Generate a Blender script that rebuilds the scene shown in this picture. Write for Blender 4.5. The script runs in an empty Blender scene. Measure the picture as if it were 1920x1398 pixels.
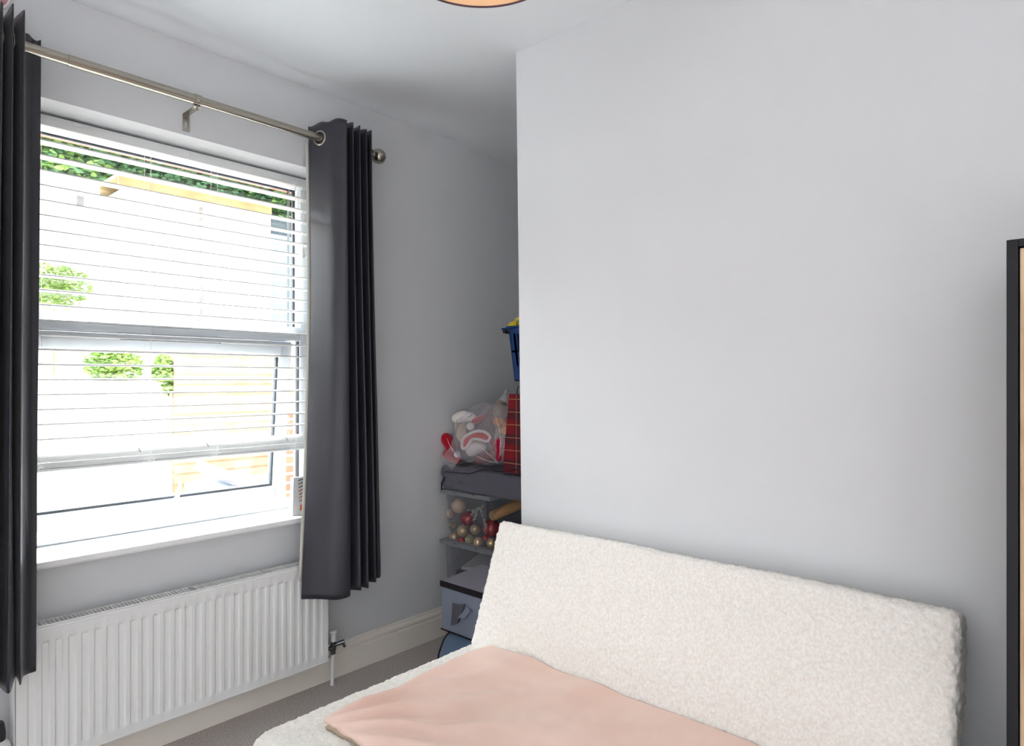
import bpy, bmesh, math, random
from mathutils import Vector, Matrix, noise
random.seed(7)
S = bpy.context.scene
COL = S.collection
R = math.radians

# ------------------------------------------------------------------ camera
FPX = 1228.0; HOR = 711.0; CAMZ = 1.23; YAW = R(41.9)
cam = bpy.data.cameras.new('camera'); camo = bpy.data.objects.new('camera', cam); COL.objects.link(camo)
cam.sensor_width = 36; cam.lens = 36 * FPX / 1920; cam.clip_start = .02
cam.shift_y = (HOR - 699) / 1920
camo.location = (0, 0, CAMZ); camo.rotation_euler = (R(90), 0, YAW - R(90))
S.camera = camo
FX, FY = math.cos(YAW), math.sin(YAW)

def at(x, y, u=None, v=None, z=None):
    """world point on the sight line of a photo position, at a given real wall distance or height"""
    a = (x - 960) / FPX; b = (HOR - y) / FPX
    d = Vector((FX + a * FY, FY - a * FX, b))
    t = u / d.x if u is not None else (v / d.y if v is not None else (z - CAMZ) / d.z)
    return Vector((d.x * t, d.y * t, CAMZ + b * t))

# ------------------------------------------------------------------ light
w = bpy.data.worlds.new('sky'); S.world = w; w.use_nodes = True
bg = w.node_tree.nodes['Background']
bg.inputs['Color'].default_value = (.95, .975, 1, 1); bg.inputs['Strength'].default_value = 2.0
def sun(name, strength, direction, angle, color=(1, 1, 1)):
    l = bpy.data.lights.new(name, 'SUN'); l.energy = strength; l.angle = R(angle); l.color = color
    o = bpy.data.objects.new(name, l); COL.objects.link(o)
    o.rotation_euler = Vector(direction).to_track_quat('-Z', 'Y').to_euler(); o.location = (0, 6, 6)
    return o
sun('sun', 3.2, (.35, .75, -1.0), 2, (1, .97, .93))
sun('sky_glow', 54, (.30, -1, -.95), 60, (.93, .96, 1))
S.view_settings.view_transform = 'Standard'; S.view_settings.look = 'None'
S.view_settings.exposure = 0.06; S.view_settings.gamma = 1; S.view_settings.use_curve_mapping = False
S.cycles.use_denoising = True
S.cycles.max_bounces = 14; S.cycles.diffuse_bounces = 7; S.cycles.transparent_max_bounces = 24
S.cycles.sample_clamp_indirect = 0

# ------------------------------------------------------------------ materials
def lin(c):
    return tuple(((x / 255) / 12.92 if x <= 10 else (((x / 255) + .055) / 1.055) ** 2.4) for x in c) + (1,)
MATS = {}
def mat(name, rgb, rough=.6, metal=0, spec=.5, bump=None, mix=None, sheen=0, sss=0, coat=0, emit=None):
    """rgb in sRGB 0-255; bump=(scale,strength,distance[,kind]); mix=(rgb2, scale, amount)"""
    if name in MATS: return MATS[name]
    m = bpy.data.materials.new(name); m.use_nodes = True; nt = m.node_tree; b = nt.nodes['Principled BSDF']
    b.inputs['Base Color'].default_value = lin(rgb); b.inputs['Roughness'].default_value = rough
    b.inputs['Metallic'].default_value = metal; b.inputs['Specular IOR Level'].default_value = spec
    if sheen: b.inputs['Sheen Weight'].default_value = sheen; b.inputs['Sheen Roughness'].default_value = .4
    if coat: b.inputs['Coat Weight'].default_value = coat; b.inputs['Coat Roughness'].default_value = .25
    if emit: b.inputs['Emission Color'].default_value = lin(emit[0]); b.inputs['Emission Strength'].default_value = emit[1]
    tc = nt.nodes.new('ShaderNodeTexCoord')
    if bump:
        kind = bump[3] if len(bump) > 3 else 'noise'
        if kind == 'noise':
            n = nt.nodes.new('ShaderNodeTexNoise'); n.inputs['Detail'].default_value = 5; out = n.outputs['Fac']
        else:
            n = nt.nodes.new('ShaderNodeTexVoronoi'); out = n.outputs['Distance']
        n.inputs['Scale'].default_value = bump[0]; nt.links.new(tc.outputs['Object'], n.inputs['Vector'])
        bp = nt.nodes.new('ShaderNodeBump'); bp.inputs['Strength'].default_value = bump[1]; bp.inputs['Distance'].default_value = bump[2]
        if kind != 'noise': bp.invert = True
        nt.links.new(out, bp.inputs['Height']); nt.links.new(bp.outputs['Normal'], b.inputs['Normal'])
    if mix:
        n = nt.nodes.new('ShaderNodeTexNoise'); n.inputs['Scale'].default_value = mix[1]; n.inputs['Detail'].default_value = 6
        nt.links.new(tc.outputs['Object'], n.inputs['Vector'])
        mr = nt.nodes.new('ShaderNodeMapRange'); mr.inputs['From Min'].default_value = .35; mr.inputs['From Max'].default_value = .65
        mr.inputs['To Max'].default_value = mix[2]
        mx = nt.nodes.new('ShaderNodeMix'); mx.data_type = 'RGBA'
        mx.inputs['A'].default_value = lin(rgb); mx.inputs['B'].default_value = lin(mix[0])
        nt.links.new(n.outputs['Fac'], mr.inputs['Value']); nt.links.new(mr.outputs['Result'], mx.inputs['Factor'])
        nt.links.new(mx.outputs['Result'], b.inputs['Base Color'])
    MATS[name] = m
    return m

def clear_mat(name, tint, gloss=.12, haze=0., hazecol=(230, 230, 235), rough=.08, bump=None):
    m = bpy.data.materials.new(name); m.use_nodes = True; nt = m.node_tree; nt.nodes.clear()
    o = nt.nodes.new('ShaderNodeOutputMaterial'); tr = nt.nodes.new('ShaderNodeBsdfTransparent'); tr.inputs['Color'].default_value = tint
    gl = nt.nodes.new('ShaderNodeBsdfGlossy'); gl.inputs['Roughness'].default_value = rough
    fr = nt.nodes.new('ShaderNodeLayerWeight'); pw_ = nt.nodes.new('ShaderNodeMath'); pw_.operation = 'POWER'; pw_.inputs[1].default_value = 4.5
    nt.links.new(fr.outputs['Facing'], pw_.inputs[0])
    ad = nt.nodes.new('ShaderNodeMath'); ad.operation = 'ADD'; ad.inputs[1].default_value = gloss + .03; ad.use_clamp = True
    ms = nt.nodes.new('ShaderNodeMixShader'); nt.links.new(pw_.outputs[0], ad.inputs[0]); nt.links.new(ad.outputs[0], ms.inputs[0])
    nt.links.new(tr.outputs[0], ms.inputs[1]); nt.links.new(gl.outputs[0], ms.inputs[2]); last = ms
    if haze:
        df = nt.nodes.new('ShaderNodeBsdfDiffuse'); df.inputs['Color'].default_value = lin(hazecol)
        m2 = nt.nodes.new('ShaderNodeMixShader'); m2.inputs[0].default_value = haze
        nt.links.new(ms.outputs[0], m2.inputs[1]); nt.links.new(df.outputs[0], m2.inputs[2]); last = m2
    if bump:
        n = nt.nodes.new('ShaderNodeTexNoise'); n.inputs['Scale'].default_value = bump[0]
        tc = nt.nodes.new('ShaderNodeTexCoord'); nt.links.new(tc.outputs['Object'], n.inputs['Vector'])
        bp = nt.nodes.new('ShaderNodeBump'); bp.inputs['Distance'].default_value = bump[1]; nt.links.new(n.outputs['Fac'], bp.inputs['Height'])
        nt.links.new(bp.outputs['Normal'], gl.inputs['Normal']); nt.links.new(bp.outputs['Normal'], fr.inputs['Normal'])
    nt.links.new(last.outputs[0], o.inputs['Surface'])
    MATS[name] = m
    return m

M = dict(
    wall=mat('wall_paint', (214, 215, 217), .85, bump=(260, .06, .001), mix=((211, 212, 214), 3, .6)),
    ceil=mat('ceiling_paint', (226, 229, 232), .9, bump=(180, .05, .001)),
    skirt=mat('skirting_gloss', (238, 231, 221), .35, bump=(60, .03, .001)),
    upvc=mat('window_upvc', (236, 241, 246), .3, bump=(120, .02, .001)),
    sill=mat('sill_gloss', (240, 240, 240), .3, bump=(80, .03, .001)),
    gasket=mat('rubber_gasket', (62, 68, 74), .6),
    blind=mat('blind_slat', (226, 228, 227), .4, bump=(90, .02, .0005)),
    cord=mat('cord_white', (235, 235, 232), .8),
    rad=mat('radiator_enamel', (232, 232, 231), .35, bump=(150, .02, .0005)),
    curtain=None,
    nickel=mat('brushed_nickel', (176, 170, 158), .26, metal=1, bump=(400, .05, .0002)),
    chrome=mat('dark_chrome', (120, 122, 126), .2, metal=1),
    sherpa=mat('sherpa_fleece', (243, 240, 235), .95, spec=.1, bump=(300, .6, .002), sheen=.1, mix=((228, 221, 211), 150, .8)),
    blanket=mat('pink_fleece', (242, 212, 198), .95, spec=.08, bump=(650, .3, .0012), sheen=.35, mix=((236, 200, 184), 9, .7)),
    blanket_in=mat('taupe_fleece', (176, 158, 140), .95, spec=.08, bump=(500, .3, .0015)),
    black=mat('black_frame', (22, 23, 27), .5, spec=.3, bump=(300, .05, .0005)),
    white_plastic=mat('white_plastic', (232, 232, 230), .35),
)
# woven blackout fabric with a satin sheen
def weave(name, rgb, scale=900, rough=.5):
    m = mat(name, rgb, rough, spec=.6, sheen=.15); nt = m.node_tree; b = nt.nodes['Principled BSDF']
    tc = nt.nodes.new('ShaderNodeTexCoord'); w1 = nt.nodes.new('ShaderNodeTexNoise'); w1.inputs['Scale'].default_value = scale
    bp = nt.nodes.new('ShaderNodeBump'); bp.inputs['Strength'].default_value = .35; bp.inputs['Distance'].default_value = .0012
    nt.links.new(tc.outputs['Object'], w1.inputs['Vector']); nt.links.new(w1.outputs['Fac'], bp.inputs['Height']); nt.links.new(bp.outputs['Normal'], b.inputs['Normal'])
    return m
M['curtain'] = weave('charcoal_blackout_fabric', (38, 38, 47), 700, .40)
M['lining'] = weave('cream_lining', (198, 195, 186), 700, .8)
# carpet
m = mat('grey_carpet', (212, 204, 199), 1, spec=.05, bump=(330, .4, .0015), mix=((150, 142, 138), 230, .9)); M['carpet'] = m
# oak with grain
def oak():
    m = mat('oak_veneer', (196, 160, 126), .5); nt = m.node_tree; b = nt.nodes['Principled BSDF']
    tc = nt.nodes.new('ShaderNodeTexCoord'); mp = nt.nodes.new('ShaderNodeMapping'); mp.inputs['Scale'].default_value = (30, 30, 2.2)
    n = nt.nodes.new('ShaderNodeTexNoise'); n.inputs['Scale'].default_value = 2.5; n.inputs['Detail'].default_value = 9; n.inputs['Distortion'].default_value = .6
    r = nt.nodes.new('ShaderNodeValToRGB'); r.color_ramp.elements[0].position = .3; r.color_ramp.elements[0].color = lin((176, 138, 102)); r.color_ramp.elements[1].position = .7; r.color_ramp.elements[1].color = lin((214, 184, 154))
    nt.links.new(tc.outputs['Object'], mp.inputs[0]); nt.links.new(mp.outputs[0], n.inputs['Vector']); nt.links.new(n.outputs['Fac'], r.inputs[0]); nt.links.new(r.outputs[0], b.inputs['Base Color'])
    return m
M['oak'] = oak()
def brick():
    m = mat('red_brick', (176, 104, 86), .9); nt = m.node_tree; b = nt.nodes['Principled BSDF']
    tc = nt.nodes.new('ShaderNodeTexCoord'); mp = nt.nodes.new('ShaderNodeMapping'); mp.inputs['Rotation'].default_value = (R(90), 0, 0)
    br = nt.nodes.new('ShaderNodeTexBrick'); br.inputs['Color1'].default_value = lin((190, 112, 92)); br.inputs['Color2'].default_value = lin((168, 92, 76))
    br.inputs['Mortar'].default_value = lin((214, 206, 194)); br.inputs['Scale'].default_value = 1; br.inputs['Brick Width'].default_value = .22; br.inputs['Row Height'].default_value = .075; br.inputs['Mortar Size'].default_value = .01
    nt.links.new(tc.outputs['Object'], mp.inputs[0]); nt.links.new(mp.outputs[0], br.inputs['Vector']); nt.links.new(br.outputs['Color'], b.inputs['Base Color'])
    return m
M['brick'] = brick()
M['glass'] = clear_mat('window_glass', (.97, .985, .98, 1), 0.0, rough=.01)
M['clear_box'] = clear_mat('clear_polypropylene', (.88, .88, .90, 1), .04, .07, (190, 192, 200), .12)
M['film'] = clear_mat('polythene_film', (.94, .93, .94, 1), .05, .20, (232, 226, 232), .14, (38, .012))

# ------------------------------------------------------------------ mesh helpers
class MB:
    def __init__(s): s.bm = bmesh.new()
    def box(s, a, b, rot=None, piv=None, bev=0):
        r = bmesh.ops.create_cube(s.bm, size=1); vs = r['verts']
        c = [(a[i] + b[i]) / 2 for i in range(3)]; d = [max(abs(b[i] - a[i]), 1e-5) for i in range(3)]
        for v in vs: v.co = Vector((v.co.x * d[0] + c[0], v.co.y * d[1] + c[1], v.co.z * d[2] + c[2]))
        if bev:
            es = list({e for v in vs for e in v.link_edges})
            g = bmesh.ops.bevel(s.bm, geom=es, offset=bev, segments=2, affect='EDGES', profile=.5)
            vs = list({v for f in g['faces'] for v in f.verts} | {v for v in vs if v.is_valid})
        if rot: bmesh.ops.rotate(s.bm, verts=vs, cent=piv or c, matrix=rot)
        return s
    def tube(s, pts, r, seg=10, caps=True):
        pts = [Vector(p) for p in pts]; rr = r if isinstance(r, (list, tuple)) else [r] * len(pts); rings = []
        d0 = (pts[1] - pts[0]).normalized(); up = Vector((0, 0, 1)) if abs(d0.z) < .9 else Vector((1, 0, 0))
        n = d0.cross(up).normalized()
        for i, p in enumerate(pts):
            d = ((pts[min(i + 1, len(pts) - 1)] - pts[max(i - 1, 0)])).normalized()
            n = (n - d * n.dot(d)).normalized(); bn = d.cross(n)
            rings.append([s.bm.verts.new(p + (n * math.cos(2 * math.pi * k / seg) + bn * math.sin(2 * math.pi * k / seg)) * rr[i]) for k in range(seg)])
        for i in range(len(rings) - 1):
            for k in range(seg):
                s.bm.faces.new((rings[i][k], rings[i][(k + 1) % seg], rings[i + 1][(k + 1) % seg], rings[i + 1][k]))
        if caps: s.bm.faces.new(rings[0][::-1]); s.bm.faces.new(rings[-1])
        return s
    def ball(s, c, r, sc=(1, 1, 1), sub=3, amp=0, fr=20, seed=0, rot=None):
        g = bmesh.ops.create_icosphere(s.bm, subdivisions=sub, radius=1)
        for v in g['verts']:
            k = 1 + (amp * noise.noise(v.co * fr + Vector((seed, seed, 0))) if amp else 0)
            p = Vector((v.co.x * sc[0], v.co.y * sc[1], v.co.z * sc[2])) * r * k
            if rot: p = rot @ p
            v.co = p + Vector(c)
        return s
    def torus(s, c, R_, r, axis=(1, 0, 0), seg=36, sub=10):
        q = Vector((0, 0, 1)).rotation_difference(Vector(axis)).to_matrix(); rg = []
        for i in range(seg):
            a = 2 * math.pi * i / seg; ring = []
            for k in range(sub):
                b = 2 * math.pi * k / sub
                ring.append(s.bm.verts.new(q @ Vector(((R_ + r * math.cos(b)) * math.cos(a), (R_ + r * math.cos(b)) * math.sin(a), r * math.sin(b))) + Vector(c)))
            rg.append(ring)
        for i in range(seg):
            for k in range(sub):
                s.bm.faces.new((rg[i][k], rg[(i + 1) % seg][k], rg[(i + 1) % seg][(k + 1) % sub], rg[i][(k + 1) % sub]))
        return s
    def lathe(s, prof, c=(0, 0, 0), axis=(0, 0, 1), seg=32):
        q = Vector((0, 0, 1)).rotation_difference(Vector(axis)).to_matrix(); rg = []
        for r, h in prof:
            rg.append([s.bm.verts.new(q @ Vector((r * math.cos(2 * math.pi * k / seg), r * math.sin(2 * math.pi * k / seg), h)) + Vector(c)) for k in range(seg)])
        for i in range(len(rg) - 1):
            for k in range(seg):
                s.bm.faces.new((rg[i][k], rg[i][(k + 1) % seg], rg[i + 1][(k + 1) % seg], rg[i + 1][k]))
        return s
    def prism(s, pts, vec):
        """extrude a planar polygon by vec"""
        vs = [s.bm.verts.new(p) for p in pts]; ve = [s.bm.verts.new(Vector(p) + Vector(vec)) for p in pts]
        s.bm.faces.new(vs); s.bm.faces.new(ve[::-1])
        for i in range(len(vs)):
            j = (i + 1) % len(vs); s.bm.faces.new((vs[i], ve[i], ve[j], vs[j]))
        return s
    def grid(s, f, nu, nv):
        g = [[s.bm.verts.new(f(i / nu, j / nv)) for j in range(nv + 1)] for i in range(nu + 1)]
        for i in range(nu):
            for j in range(nv): s.bm.faces.new((g[i][j], g[i + 1][j], g[i + 1][j + 1], g[i][j + 1]))
        return s
    def build(s, name, material, parent=None, smooth=False, label=None):
        bmesh.ops.recalc_face_normals(s.bm, faces=s.bm.faces)
        me = bpy.data.meshes.new(name); s.bm.to_mesh(me); s.bm.free()
        if smooth:
            for p in me.polygons: p.use_smooth = True
            if smooth == 'auto':
                me.set_sharp_from_angle(angle=R(35))
        me.materials.append(material)
        o = bpy.data.objects.new(name, me); COL.objects.link(o)
        if parent:
            o.parent = parent; o.matrix_parent_inverse = Matrix.Translation(parent.location).inverted()
        if label: o['label'] = label
        return o

def thing(name, label, cat, loc=(0, 0, 0), group=None, kind=None):
    o = bpy.data.objects.new(name, None); COL.objects.link(o); o.location = loc; o.empty_display_size = .05
    o['label'] = label; o['category'] = cat
    if group: o['group'] = group
    if kind: o['kind'] = kind
    return o
def tag(o, label, cat, group=None, kind=None):
    o['label'] = label; o['category'] = cat
    if group: o['group'] = group
    if kind: o['kind'] = kind
    return o
def struct(o, label, cat):
    return tag(o, label, cat, kind='structure')

# ------------------------------------------------------------------ room shell
WV = 2.365           # window wall face
CU = 1.754           # chimney breast face
H = 2.40
OL, OR_, OB, OT = .33, 1.54, .665, 2.078   # window opening
VB, UL = -1.9, -1.7  # room behind the camera
UE = 3.05            # end of the alcove

def ceil_z(u, v):
    # the old plaster sags a little in a soft ridge that runs beside the window wall
    vr = 2.02 + .30 * max(0, min(1, (u - .3) / 1.25)) ** 1.3
    d = (v - vr) / .035
    return H - .006 * math.exp(-d * d) * (1 if u < 1.5 else max(0, 1 - (u - 1.5) / .2)) + .002 * noise.noise(Vector((u * 1.7, v * 1.7, 0)))
mb = MB()
mb.grid(lambda a, b: Vector((UL - .1 + a * (UE - UL + .2), VB - .1 + b * (2.62 - VB + .1), ceil_z(UL - .1 + a * (UE - UL + .2), VB - .1 + b * (2.62 - VB + .1)))), 120, 190)
mb.box((UL - .1, VB - .1, H + .02), (UE + .1, 2.75, H + .2))
struct(mb.build('ceiling', M['ceil'], smooth=False), 'white painted plaster ceiling', 'ceiling')
for p in bpy.data.objects['ceiling'].data.polygons: p.use_smooth = True
struct(MB().box((UL - .1, VB - .1, -.1), (UE + .1, 2.62, 0)).build('floor', M['carpet']), 'grey brown short pile carpet', 'floor')
mb = MB()
mb.box((UL - .1, WV, 0), (OL, 2.60, H)); mb.box((OR_, WV, 0), (UE + .1, 2.60, H))
mb.box((OL, WV, 0), (OR_, 2.60, OB)); mb.box((OL, WV, OT), (OR_, 2.60, H))
struct(mb.build('wall_left', M['wall']), 'pale grey painted wall with the window', 'wall')
# outer brick leaf round the same opening
mb = MB()
mb.box((UL - .1, 2.60, -.3), (OL + .04, 2.75, H + .2)); mb.box((OR_ + .025, 2.60, -.3), (UE + .1, 2.75, H + .2))
mb.box((OL + .04, 2.60, -.3), (OR_ + .025, 2.75, OB)); mb.box((OL + .04, 2.60, OT), (OR_ + .025, 2.75, H + .2))
struct(mb.build('wall_outside', M['brick']), 'red brick outer wall round the window', 'wall')
# chimney breast: its corner leans a little
def cv(z): return 1.521 + .0152 * z
mb = MB()
bm = mb.bm
pts = []
for (u, top) in ((CU, 1), (UE, 1)):
    pass
v0 = [bm.verts.new(p) for p in ((CU, VB, 0), (UE, VB, 0), (UE, cv(0), 0), (CU, cv(0), 0))]
v1 = [bm.verts.new(p) for p in ((CU, VB, H), (UE, VB, H), (UE, cv(H), H), (CU, cv(H), H))]
bm.faces.new(v0[::-1]); bm.faces.new(v1)
for i in range(4): bm.faces.new((v0[i], v0[(i + 1) % 4], v1[(i + 1) % 4], v1[i]))
es = [e for e in bm.edges if all(abs(v.co.x - CU) < 1e-4 and abs(v.co.y - cv(v.co.z)) < 1e-3 for v in e.verts)]
bmesh.ops.bevel(bm, geom=es, offset=.004, segments=3, affect='EDGES')
struct(mb.build('wall_right', M['wall']), 'pale grey chimney breast wall behind the sofa bed', 'wall')
struct(MB().box((UE, cv(0), 0), (UE + .1, WV, H)).build('wall_alcove', M['wall']), 'pale grey end wall of the alcove', 'wall')
struct(MB().box((UL - .1, VB - .1, 0), (UE + .1, VB, H)).build('wall_back', M['wall']), 'pale grey wall behind the camera', 'wall')
mb = MB(); mb.box((UL - .1, VB, 0), (UL, -1.2, H)); mb.box((UL - .1, 1.3, 0), (UL, WV, H)); mb.box((UL - .1, -1.2, 2.25), (UL, 1.3, H))  # unseen wall; its wide opening is added to let fill light in
struct(mb.build('wall_far_left', M['wall']), 'pale grey wall with a wide opening added for fill light', 'wall')

def skirting(name, p0, p1, n, label):
    p0, p1, n = Vector(p0), Vector(p1), Vector(n)
    prof = [(0, 0), (.021, 0), (.021, .093), (.017, .097), (.0135, .099), (.0135, .102), (.019, .106), (.020, .112), (.017, .119), (.010, .124), (.008, .127), (.008, .132), (.004, .135), (0, .135)]
    mb = MB(); mb.prism([p0 + n * a + Vector((0, 0, h)) for a, h in prof], p1 - p0)
    return struct(mb.build(name, M['skirt'], smooth='auto'), label, 'skirting board')
skirting('baseboard_left', (UL, WV, 0), (UE, WV, 0), (0, -1, 0), 'off white moulded skirting board under the window')
skirting('baseboard_right', (CU, VB, 0), (CU, cv(0) + .0, 0), (-1, 0, 0), 'off white moulded skirting board behind the sofa bed')
skirting('baseboard_alcove', (CU, cv(0), 0), (UE, cv(0), 0), (0, 1, 0), 'off white moulded skirting board in the alcove')

# ------------------------------------------------------------------ window
win = thing('window_1', 'white double glazed window with top light and open lower sash', 'window', (.935, 2.54, .69), kind='structure')
FV = 2.54
def ring(mb, u0, u1, z0, z1, w_, v0, v1, wb=None, wt=None, bev=.006):
    wb = w_ if wb is None else wb; wt = w_ if wt is None else wt
    mb.box((u0, v0, z0), (u0 + w_, v1, z1), bev=bev); mb.box((u1 - w_, v0, z0), (u1, v1, z1), bev=bev)
    if wb: mb.box((u0 + w_ * .6, v0, z0), (u1 - w_ * .6, v1, z0 + wb), bev=bev)
    if wt: mb.box((u0 + w_ * .6, v0, z1 - wt), (u1 - w_ * .6, v1, z1), bev=bev)
mb = MB(); ring(mb, OL - .005, OR_ + .005, .69, OT + .002, .068, FV, 2.60, .034, .045)
ring(mb, OL + .045, OR_ - .045, 1.42, OT - .03, .022, FV + .012, 2.59, 0, .0)     # inner step
mb.build('window_frame', M['upvc'], win, 'auto')
MB().box((OL + .06, FV, 1.392), (OR_ - .06, 2.60, 1.452), bev=.008).build('transom', M['upvc'], win, 'auto')
mb = MB(); g0, g1, gz0, gz1 = OL + .086, OR_ - .087, 1.452, 2.028
mb.box((g0, FV + .018, gz1), (g1, FV + .03, gz1 + .018)); mb.box((g1, FV + .018, gz0), (g1 + .011, FV + .03, gz1 + .018)); mb.box((g1 - .02, FV + .02, gz0), (g1 - .013, FV + .03, gz1))
mb.box((g0 - .01, FV + .018, gz0), (g0, FV + .03, gz1 + .018))
mb.build('gasket', M['gasket'], win)
MB().box((g0, FV + .03, gz0), (g1, FV + .034, gz1 + .01)).build('glass_pane', M['glass'], win)
# trickle vent on the transom
mb = MB(); mb.box((.775, FV - .006, 1.366), (1.145, FV + .004, 1.386), bev=.004)
tv = mb.build('trickle_vent', M['upvc'], win, 'auto')
MB().box((.785, FV - .0075, 1.3685), (1.135, FV - .004, 1.3715)).build('vent_slot', M['gasket'], tv)
# opening sash: top hung, pushed out
su0, su1, sz0, sz1 = OL + .055, 1.443, .722, 1.388
piv = Vector((0, FV + .02, sz1)); rot = Matrix.Rotation(R(5.6), 3, 'X')
sash = bpy.data.objects.new('sash', None)
def sashpart(mb, name, material, parent=None, smooth='auto'):
    bmesh.ops.rotate(mb.bm, verts=mb.bm.verts, cent=piv, matrix=rot)
    return mb.build(name, material, parent or win, smooth)
mb = MB(); ring(mb, su0, su1, sz0, sz1, .055, FV + .005, FV + .06, .056, .055)
sash = sashpart(mb, 'opening_sash', M['upvc'])
mb = MB(); a0, a1, b0, b1 = su0 + .055, su1 - .055, sz0 + .056, sz1 - .055
mb.box((a0, FV + .014, b0 - .002), (a1, FV + .03, b0 + .009)); mb.box((a1 - .009, FV + .014, b0), (a1 + .001, FV + .03, b1)); mb.box((a0, FV + .014, b0), (a0 + .009, FV + .03, b1))
sashpart(mb, 'gasket', M['gasket'], sash)
sashpart(MB().box((a0, FV + .032, b0), (a1, FV + .036, b1)), 'glass_pane', M['glass'], sash)
mb = MB(); mb.box((.925, FV - .004, .742), (1.0, FV + .008, .764), bev=.004); mb.lathe([(0, .0), (.013, 0), (.013, .018), (0, .02)], (.968, FV - .002, .753), (0, -1, 0), 20)
mb.tube([(.968, FV - .02, .753), (.975, FV - .035, .775), (.985, FV - .04, .80), (.992, FV - .04, .845)], [.008, .0085, .008, .006], 10)
hd = sashpart(mb, 'window_handle', M['upvc'], sash)
sashpart(MB().lathe([(0, 0), (.004, 0), (.004, .002), (0, .002)], (.968, FV - .022, .753), (0, -1, 0), 12), 'keyhole', M['gasket'], hd)
# jamb gasket lines of the fixed frame beside the sash
MB().box((1.4715, FV + .01, .725), (1.4775, FV + .03, 1.392)).build('jamb_seal', M['gasket'], win)
# sill board
mb = MB(); mb.prism([(0, 2.33, .672), (0, 2.332, .687), (0, 2.338, .690), (0, 2.56, .690), (0, 2.56, .665), (0, 2.34, .665), (0, 2.333, .667)], (1.47, 0, 0))
bmesh.ops.translate(mb.bm, verts=mb.bm.verts, vec=(.20, 0, 0))
mb.build('window_sill', M['sill'], win, 'auto')

# ------------------------------------------------------------------ venetian blind
bl = thing('venetian_blind', 'white venetian blind half lowered inside the window recess', 'blind', (.935, 2.495, 2.05))
BU0, BU1, BV = .352, 1.522, 2.512
PITCH = .0474
mb = MB(); mb.box((BU0, BV - .025, 2.036), (BU1, BV + .025, 2.070), bev=.003)
hr = mb.build('headrail', M['blind'], bl, 'auto')
for u in (.63, 1.0, 1.33): MB().box((u, BV - .029, 2.054), (u + .03, BV - .024, 2.062), bev=.001).build('clip', M['white_plastic'], hr)
def slat(mb, z, tilt=0, arch=.0035):
    n = 6; top = []; bot = []
    for i in range(n + 1):
        x = -1 + 2 * i / n; dv = x * .025; dz = arch * (1 - x * x)
        top.append((dv, dz + .0020)); bot.append((dv, dz - .0020))
    c, s_ = math.cos(tilt), math.sin(tilt)
    poly = [(BU0, BV + a * c - b * s_, z + a * s_ + b * c) for a, b in top + bot[::-1]]
    mb.prism(poly, (BU1 - BU0, 0, 0))
mb = MB()
for k in range(1, 22): slat(mb, 2.035 - PITCH * k)
mb.build('slats', M['blind'], bl, 'auto')
mb = MB()
for i in range(4): slat(mb, .9495 + i * .0043, arch=.0008)
slat(mb, .979, tilt=R(49), arch=.005)
st = mb.build('stacked_slats', M['blind'], bl, 'auto')
MB().box((BU0, BV - .026, .936), (BU1, BV + .026, .9465), bev=.003).build('bottom_rail', M['blind'], bl, 'auto')
cords = (.54, .865, 1.10, 1.425)
for u in cords:
    mb = MB()
    for dv in (-.0275, .0275): mb.tube([(u, BV + dv, 2.04), (u, BV + dv, .945)], .0007, 5)
    mb.tube([(u + .012, BV, 2.04), (u + .012, BV, .945)], .0008, 5)
    mb.build('ladder_cord', M['cord'], bl)
    MB().tube([(u - .030, BV - .0005, .9905), (u - .026, BV - .0125, .9765)], .0011, 6).build('cord_slot', M['gasket'], bl)
    mb = MB(); pts = []
    for i in range(40):
        t = i / 39 * 2 * math.pi
        pts.append((u - .008 + .018 * math.sin(t), BV - .034 - .004 * math.cos(t), .948 + .006 * math.sin(2 * t)))
    mb.tube(pts, .0009, 5); mb.tube([(u, BV - .028, .985), (u + .002, BV - .033, .968), (u - .012, BV - .034, .955)], .0009, 5)
    mb.build('cord_loop', M['cord'], bl)
mb = MB(); mb.tube([(1.452, BV - .035, 2.04), (1.4525, BV - .036, 1.77)], .0008, 5); mb.tube([(1.458, BV - .035, 2.04), (1.4535, BV - .036, 1.77)], .0008, 5)
mb.tube([(1.457, BV - .035, 1.75), (1.457, BV - .035, 1.0)], .0006, 5)
pc = mb.build('pull_cord', M['cord'], bl)
MB().lathe([(0, 0), (.007, 0), (.0075, .004), (.006, .03), (.003, .037), (0, .038)], (1.453, BV - .036, 1.735), seg=16).build('tassel', M['white_plastic'], pc, True)

# ------------------------------------------------------------------ curtain rail
rod = thing('curtain_rod', 'brushed nickel curtain pole with ball finials above the window', 'curtain pole', (.935, 2.27, 2.173))
RZ, RV = 2.173, 2.27
u_seam = at(127, 110, v=RV).x; u_mid = .937
MB().tube([(u_seam, RV, RZ), (u_mid - .01, RV, RZ)], .0166, 28).build('outer_tube', M['nickel'], rod, 'auto')
MB().tube([(.20, RV, RZ), (u_seam, RV, RZ)], .0152, 28).build('inner_tube', M['nickel'], rod, 'auto')
MB().tube([(u_mid, RV, RZ), (1.645, RV, RZ)], .0152, 28).build('inner_tube', M['nickel'], rod, 'auto')
for (u, d) in ((1.645, 1), (.20, -1)):
    MB().lathe([(0, 0), (.020, 0), (.020, .008), (.012, .010), (.012, .014), (.018, .016), (.026, .022), (.031, .034), (.031, .046), (.026, .059), (.015, .067), (0, .070)], (u, RV, RZ), (d, 0, 0), 32).build('finial', M['nickel'], rod, 'auto')
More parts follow.
